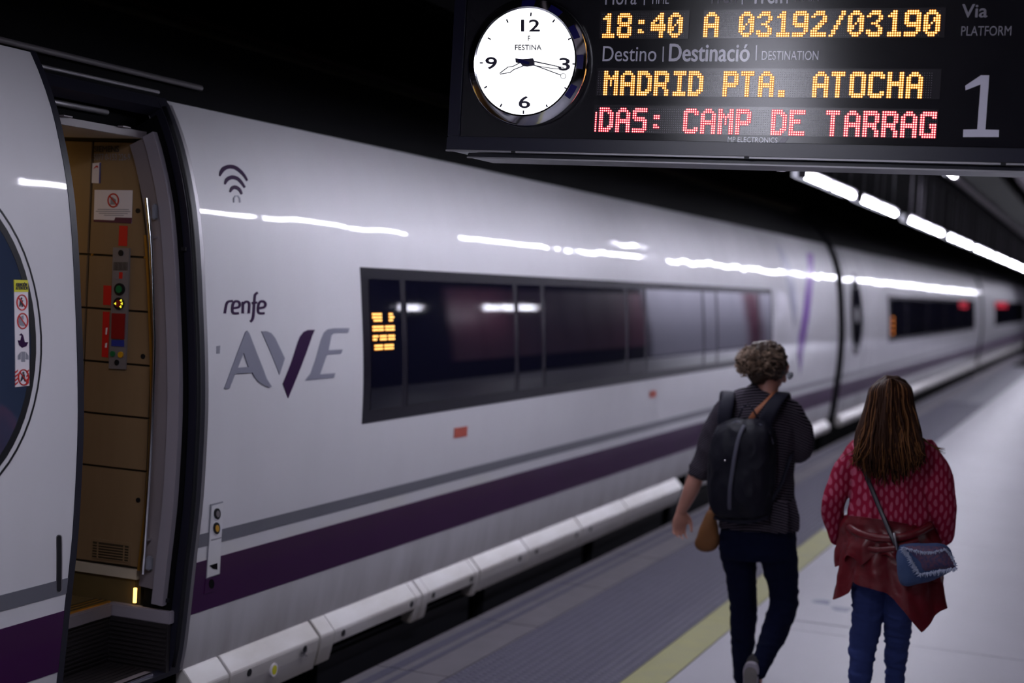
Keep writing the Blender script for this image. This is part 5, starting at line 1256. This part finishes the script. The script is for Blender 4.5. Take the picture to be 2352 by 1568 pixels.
g.add(*limb([(A2(2078, 1305), .086), (A2(2072, 1350, .02), .078), (A2(2066, 1400, .05), .067), (A2(2061, 1454, .10), .057), (A2(2058, 1505, .13), .049), (A2(2055, 1565, .16), .041), (A2(2053, 1620, .19), .038), (ra, .038)]))
cloth(g, 'jeans', 'jeans_blue', p2, .0065, 3, .006, 9, 14., (1, 1, 3.4))
shoe(p2, (la.x, la.y - .055, 0.001), (la.x, la.y + .19, 0.001), (0, 0, 1), .042, 'sole'); shoe(p2, (ra.x, ra.y - .055, 0.001), (ra.x, ra.y + .19, 0.001), (0, 0, 1), .042, 'sole')
# long hair: a base volume and wavy locks
g = G()
g.add(*ellipsoid(A2(2046, 920, .0), (.098, .112, .108)))
g.add(*sloft([(A2(2045, 905, -.03), .092, .09), (A2(2044, 950, -.04), .112, .085), (A2(2040, 1000, -.07), .138, .065), (A2(2036, 1045, -.10), .135, .042), (A2(2034, 1075, -.125), .10, .022)], (1, 0, 0), 22, 2.2))
hair2 = mkobj('long_hair', remeshed(g, 'long_hair', .006, 4, lambda p, n: .007 * noise.noise(V((p[0] * 45, p[1] * 45, p[2] * 5)))), M['hair2'], p2, smooth=True)
rnd = random.Random(11)
for pas, (N, mt) in enumerate(((330, 'hair2'), (300, 'hair2b'))):
    g = G()
    for i in range(N):
        u = rnd.uniform(-1, 1); v = rnd.random()
        x0 = 2047 + u * 22
        yend = 1052 + 62 * (1 - abs(u) ** 1.5) * rnd.random() ** .8 + rnd.uniform(-14, 16)
        wide = 80 if u < 0 else 74
        s_ = 1 if u > 0 else -1
        k1 = abs(u) ** .8
        dep = [-.03 - .08 * (1 - k1), -.075 - .045 * (1 - k1), -.09 - .045 * (1 - k1), -.115 - .03 * (1 - k1), -.14 - .02 * (1 - k1), -.155]
        edge = [22, 44, 50, 62, 74, wide + 6]
        jit = rnd.gauss(0, .012); outw = .004 + .012 * rnd.random()
        ys_ = [868 + 8 * abs(u), 892, 930, 975, 1025, yend]
        pts = []
        ph = rnd.uniform(0, 6.3); am = rnd.uniform(2.5, 8.0)
        raw = [V((2046 + s_ * k1 * e * (1 if j < 3 else 1) + (-3 if j > 3 else 0), y, d)) for j, (e, y, d) in enumerate(zip(edge, ys_, dep))]
        for j, q in enumerate(smooth_path([tuple(r) for r in raw], 4)):
            t = j / 20; wx = am * (math.sin(ph + t * 13) + .5 * math.sin(2 * ph + t * 23)) * t ** 1.3; pts.append(A2(q[0] + wx + rnd.gauss(0, .4), q[1], q[2] - outw + .006 * math.cos(ph + t * 8) * t + jit * t))
        if pas and rnd.random() < .03: pts[-4:] = [p + V((.012 * k * s_, 0, .001 * k)) for k, p in enumerate(pts[-4:], 1)]
        r = rnd.uniform(.0035, .0062) if pas == 0 else rnd.uniform(.0018, .0038); n_ = len(pts)
        g.add(*loft(pts, [r * min(1, .3 + 5 * k / n_) * (1 - .85 * max(0, (k / n_ - .7) / .3)) for k in range(n_)], None, (1, 0, 0), 5), True)
    g.build('hair_locks', M[mt], hair2, smooth=True, kind='stuff')
# blowing wisps at the right shoulder
g = G()
for i in range(26):
    a = rnd.random(); pts = smooth_path([tuple(A2(2105 + 4 * a, 980 + 20 * a, -.08)), tuple(A2(2118 + 6 * a, 1008, -.09)), tuple(A2(2135 + 8 * a, 1018 + 8 * a, -.10)), tuple(A2(2150 + 22 * a, 1028 + 18 * a * rnd.random(), -.10))], 5)
    g.add(*loft(pts, [.0016 * (1 - .8 * k / len(pts)) for k in range(len(pts))], None, (0, 1, 0), 4), True)
g.build('hair_locks', M['hair2b'], hair2, smooth=True, kind='stuff')

# leather jacket tied round the waist: main body and a shorter folded layer over it
def drape(table, ytop, a_top, a_bot, b_top, b_bot, off, seed, folds, front_y, th=.004):
    n, m = 132, 26; xs_ = [t[0] for t in table]; hs = [t[1] for t in table]
    def surf(k, j, o):
        th_ = 2 * math.pi * k / n; c, s = math.cos(th_), math.sin(th_)      # s<0 is the back, towards the viewer
        t = j / (m - 1)
        if s <= 0.05: hem = float(np.interp(2042 + c * 128, xs_, hs))
        else: hem = front_y + (float(np.interp(2042 + c * 128, xs_, hs)) - front_y) * max(0, 1 - s * 2.2)
        py = ytop + 6 * math.sin(th_ * 2 + seed) + (hem - ytop) * t
        tt = max(0.0, (py - ytop) / 190.0)
        a_ = a_top + (a_bot - a_top) * tt ** .8; b_ = b_top + (b_bot - b_top) * tt ** .8
        fold = (folds * math.sin(th_ * 7 + seed + 2.5 * t) + folds * .6 * math.sin(th_ * 13 + seed * 2 - 3 * t)) * min(1, t * 1.6) + folds * .9 * math.sin(9 * t + 2.2 * c + seed) * (1 - t) * .8 + .004 * noise.noise(V((c * 6, s * 6, t * 9 + seed)))
        ctr = A2(2044, py, .0)
        return V((ctr.x + (a_ + fold + o + off) * c, ctr.y + (b_ + fold + o + off) * s, ctr.z))
    vs = [surf(k, j, 0) for j in range(m) for k in range(n)] + [surf(k, j, -th) for j in range(m) for k in range(n)]; F = []; q = n * m
    for j in range(m - 1):
        for k in range(n):
            a, b, c, d = j * n + k, j * n + (k + 1) % n, (j + 1) * n + (k + 1) % n, (j + 1) * n + k
            F += [(a, b, c, d), (q + a, q + d, q + c, q + b)]
    for k in range(n): F += [(k, q + k, q + (k + 1) % n, (k + 1) % n), ((m - 1) * n + k, (m - 1) * n + (k + 1) % n, q + (m - 1) * n + (k + 1) % n, q + (m - 1) * n + k)]
    g = G(); g.add(vs, F, True); return g
T1 = [(1905, 1380), (1915, 1386), (1935, 1368), (1952, 1352), (1962, 1326), (1985, 1334), (2015, 1340), (2045, 1347), (2065, 1362), (2085, 1385), (2105, 1412), (2122, 1432), (2140, 1412), (2160, 1385), (2180, 1360)]
g = drape(T1, 1192, .172, .232, .135, .185, .0, .4, .008, 1330); jk = g.build('tied_jacket', M['leather'], None, smooth='auto')
tag(jk, 'dark red leather jacket tied round the waist of the long-haired person', 'jacket')
T2 = [(1905, 1318), (1925, 1302), (1940, 1288), (1955, 1276), (1970, 1283), (1985, 1298), (1998, 1286), (2012, 1272), (2030, 1268), (2050, 1262), (2080, 1275), (2110, 1300), (2160, 1310), (2180, 1310)]
g = drape(T2, 1188, .178, .225, .143, .188, .013, 2.1, .010, 1240); g.build('folded_layer', M['leather'], jk, smooth='auto')
for pts, rr_ in (([(1942, 1197, -.05), (1962, 1218, -.13), (2000, 1232, -.165), (2050, 1236, -.175), (2100, 1226, -.155), (2140, 1205, -.08)], .017), ([(1948, 1222, -.06), (1975, 1250, -.14), (2012, 1262, -.17), (2060, 1256, -.18), (2110, 1240, -.15)], .012)):
    g = G().add(*sloft([(A2(a, b, c), rr_ * .7, rr_) for a, b, c in pts], (0, 1, 0), 12), True); g.build('gathered_fold', M['leather'], jk, smooth=True)

# denim bag with frayed flap
YG = Y2 - .21
def Bg(px, py, d=0.0): p = at_y(px, py, YG); return V((p.x, YG - d, p.z))
c_ = Bg(2125, 1345); dbg = thing('denim_handbag', 'small blue denim handbag with frayed white fringe beside the red jacket', 'bag', tuple(c_))
g = pillow(G(), [(2066, 1252), (2090, 1245), (2140, 1246), (2176, 1252), (2190, 1280), (2186, 1308), (2150, 1330), (2095, 1345), (2070, 1342), (2060, 1318), (2058, 1280)], Bg, .065, 8, 2.3, 5, .8)
mkobj('bag_body', remeshed(g, 'bag_body', .005, 2, lambda p, n: .005 * fbm(p, 18, 1)), M['denimbag'], dbg, smooth=True)
def Bf(px, py, d=0.0): return Bg(px, py, d + .045)
flap = [(2082, 1250), (2130, 1249), (2172, 1253), (2188, 1272), (2198, 1298), (2160, 1303), (2120, 1311), (2108, 1290), (2092, 1266)]
g = pillow(G(), flap, Bf, .030, 6, 2.0, 4, .4); g.build('flap', M['denimflap'], dbg, smooth='auto')
g = G(); rnd = random.Random(3)
def fringe_line(pts, dirx, diry, n):
    for i in range(n):
        t = i / (n - 1) * (len(pts) - 1); k = min(int(t), len(pts) - 2); f = t - k
        x = pts[k][0] + (pts[k + 1][0] - pts[k][0]) * f; y = pts[k][1] + (pts[k + 1][1] - pts[k][1]) * f
        a = Bg(x + rnd.gauss(0, 1), y + rnd.gauss(0, 1), .072); l = rnd.uniform(.3, 1.0)
        b_ = Bg(x + dirx * l + rnd.gauss(0, 2), y + diry * l + rnd.gauss(0, 2), .075 + rnd.uniform(-.01, .01))
        g.add(*loft([a, (a + b_) / 2 + V((0, -.003, 0)), b_], [.0018, .0016, .0006], None, (0, 1, 0), 4), True)
fringe_line([(2080, 1250), (2092, 1266), (2106, 1290), (2118, 1311)], -9, 5, 110)
fringe_line([(2118, 1311), (2160, 1303), (2199, 1297)], 1, 10, 110)
fringe_line([(2080, 1250), (2110, 1258), (2140, 1262), (2172, 1255)], 0, 7, 90)
fringe_line([(2172, 1253), (2188, 1272), (2199, 1297)], 7, 1, 50)
g.build('fringe', M['fringe'], dbg, smooth=True, kind='stuff')
pts = [(1985, 1004, .03), (1980, 1008, -.07), (1976, 1040, -.125), (1985, 1080, -.150), (2003, 1125, -.155), (2028, 1185, -.175), (2045, 1225, -.205), (2060, 1255, -.215)]
g = ribbon(G(), [A2(a, b, c) for a, b, c in pts], .009, .0025, (1, 0, .45)); g.build('strap', M['strap'], dbg, smooth=True)
g = G().add(*loft([Bg(2062, 1262, .01), Bg(2057, 1238, .01), Bg(2054, 1222, .008)], .005, None, (0, 1, 0), 8), True); g.build('strap_buckle', M['steel'], dbg, smooth=True)
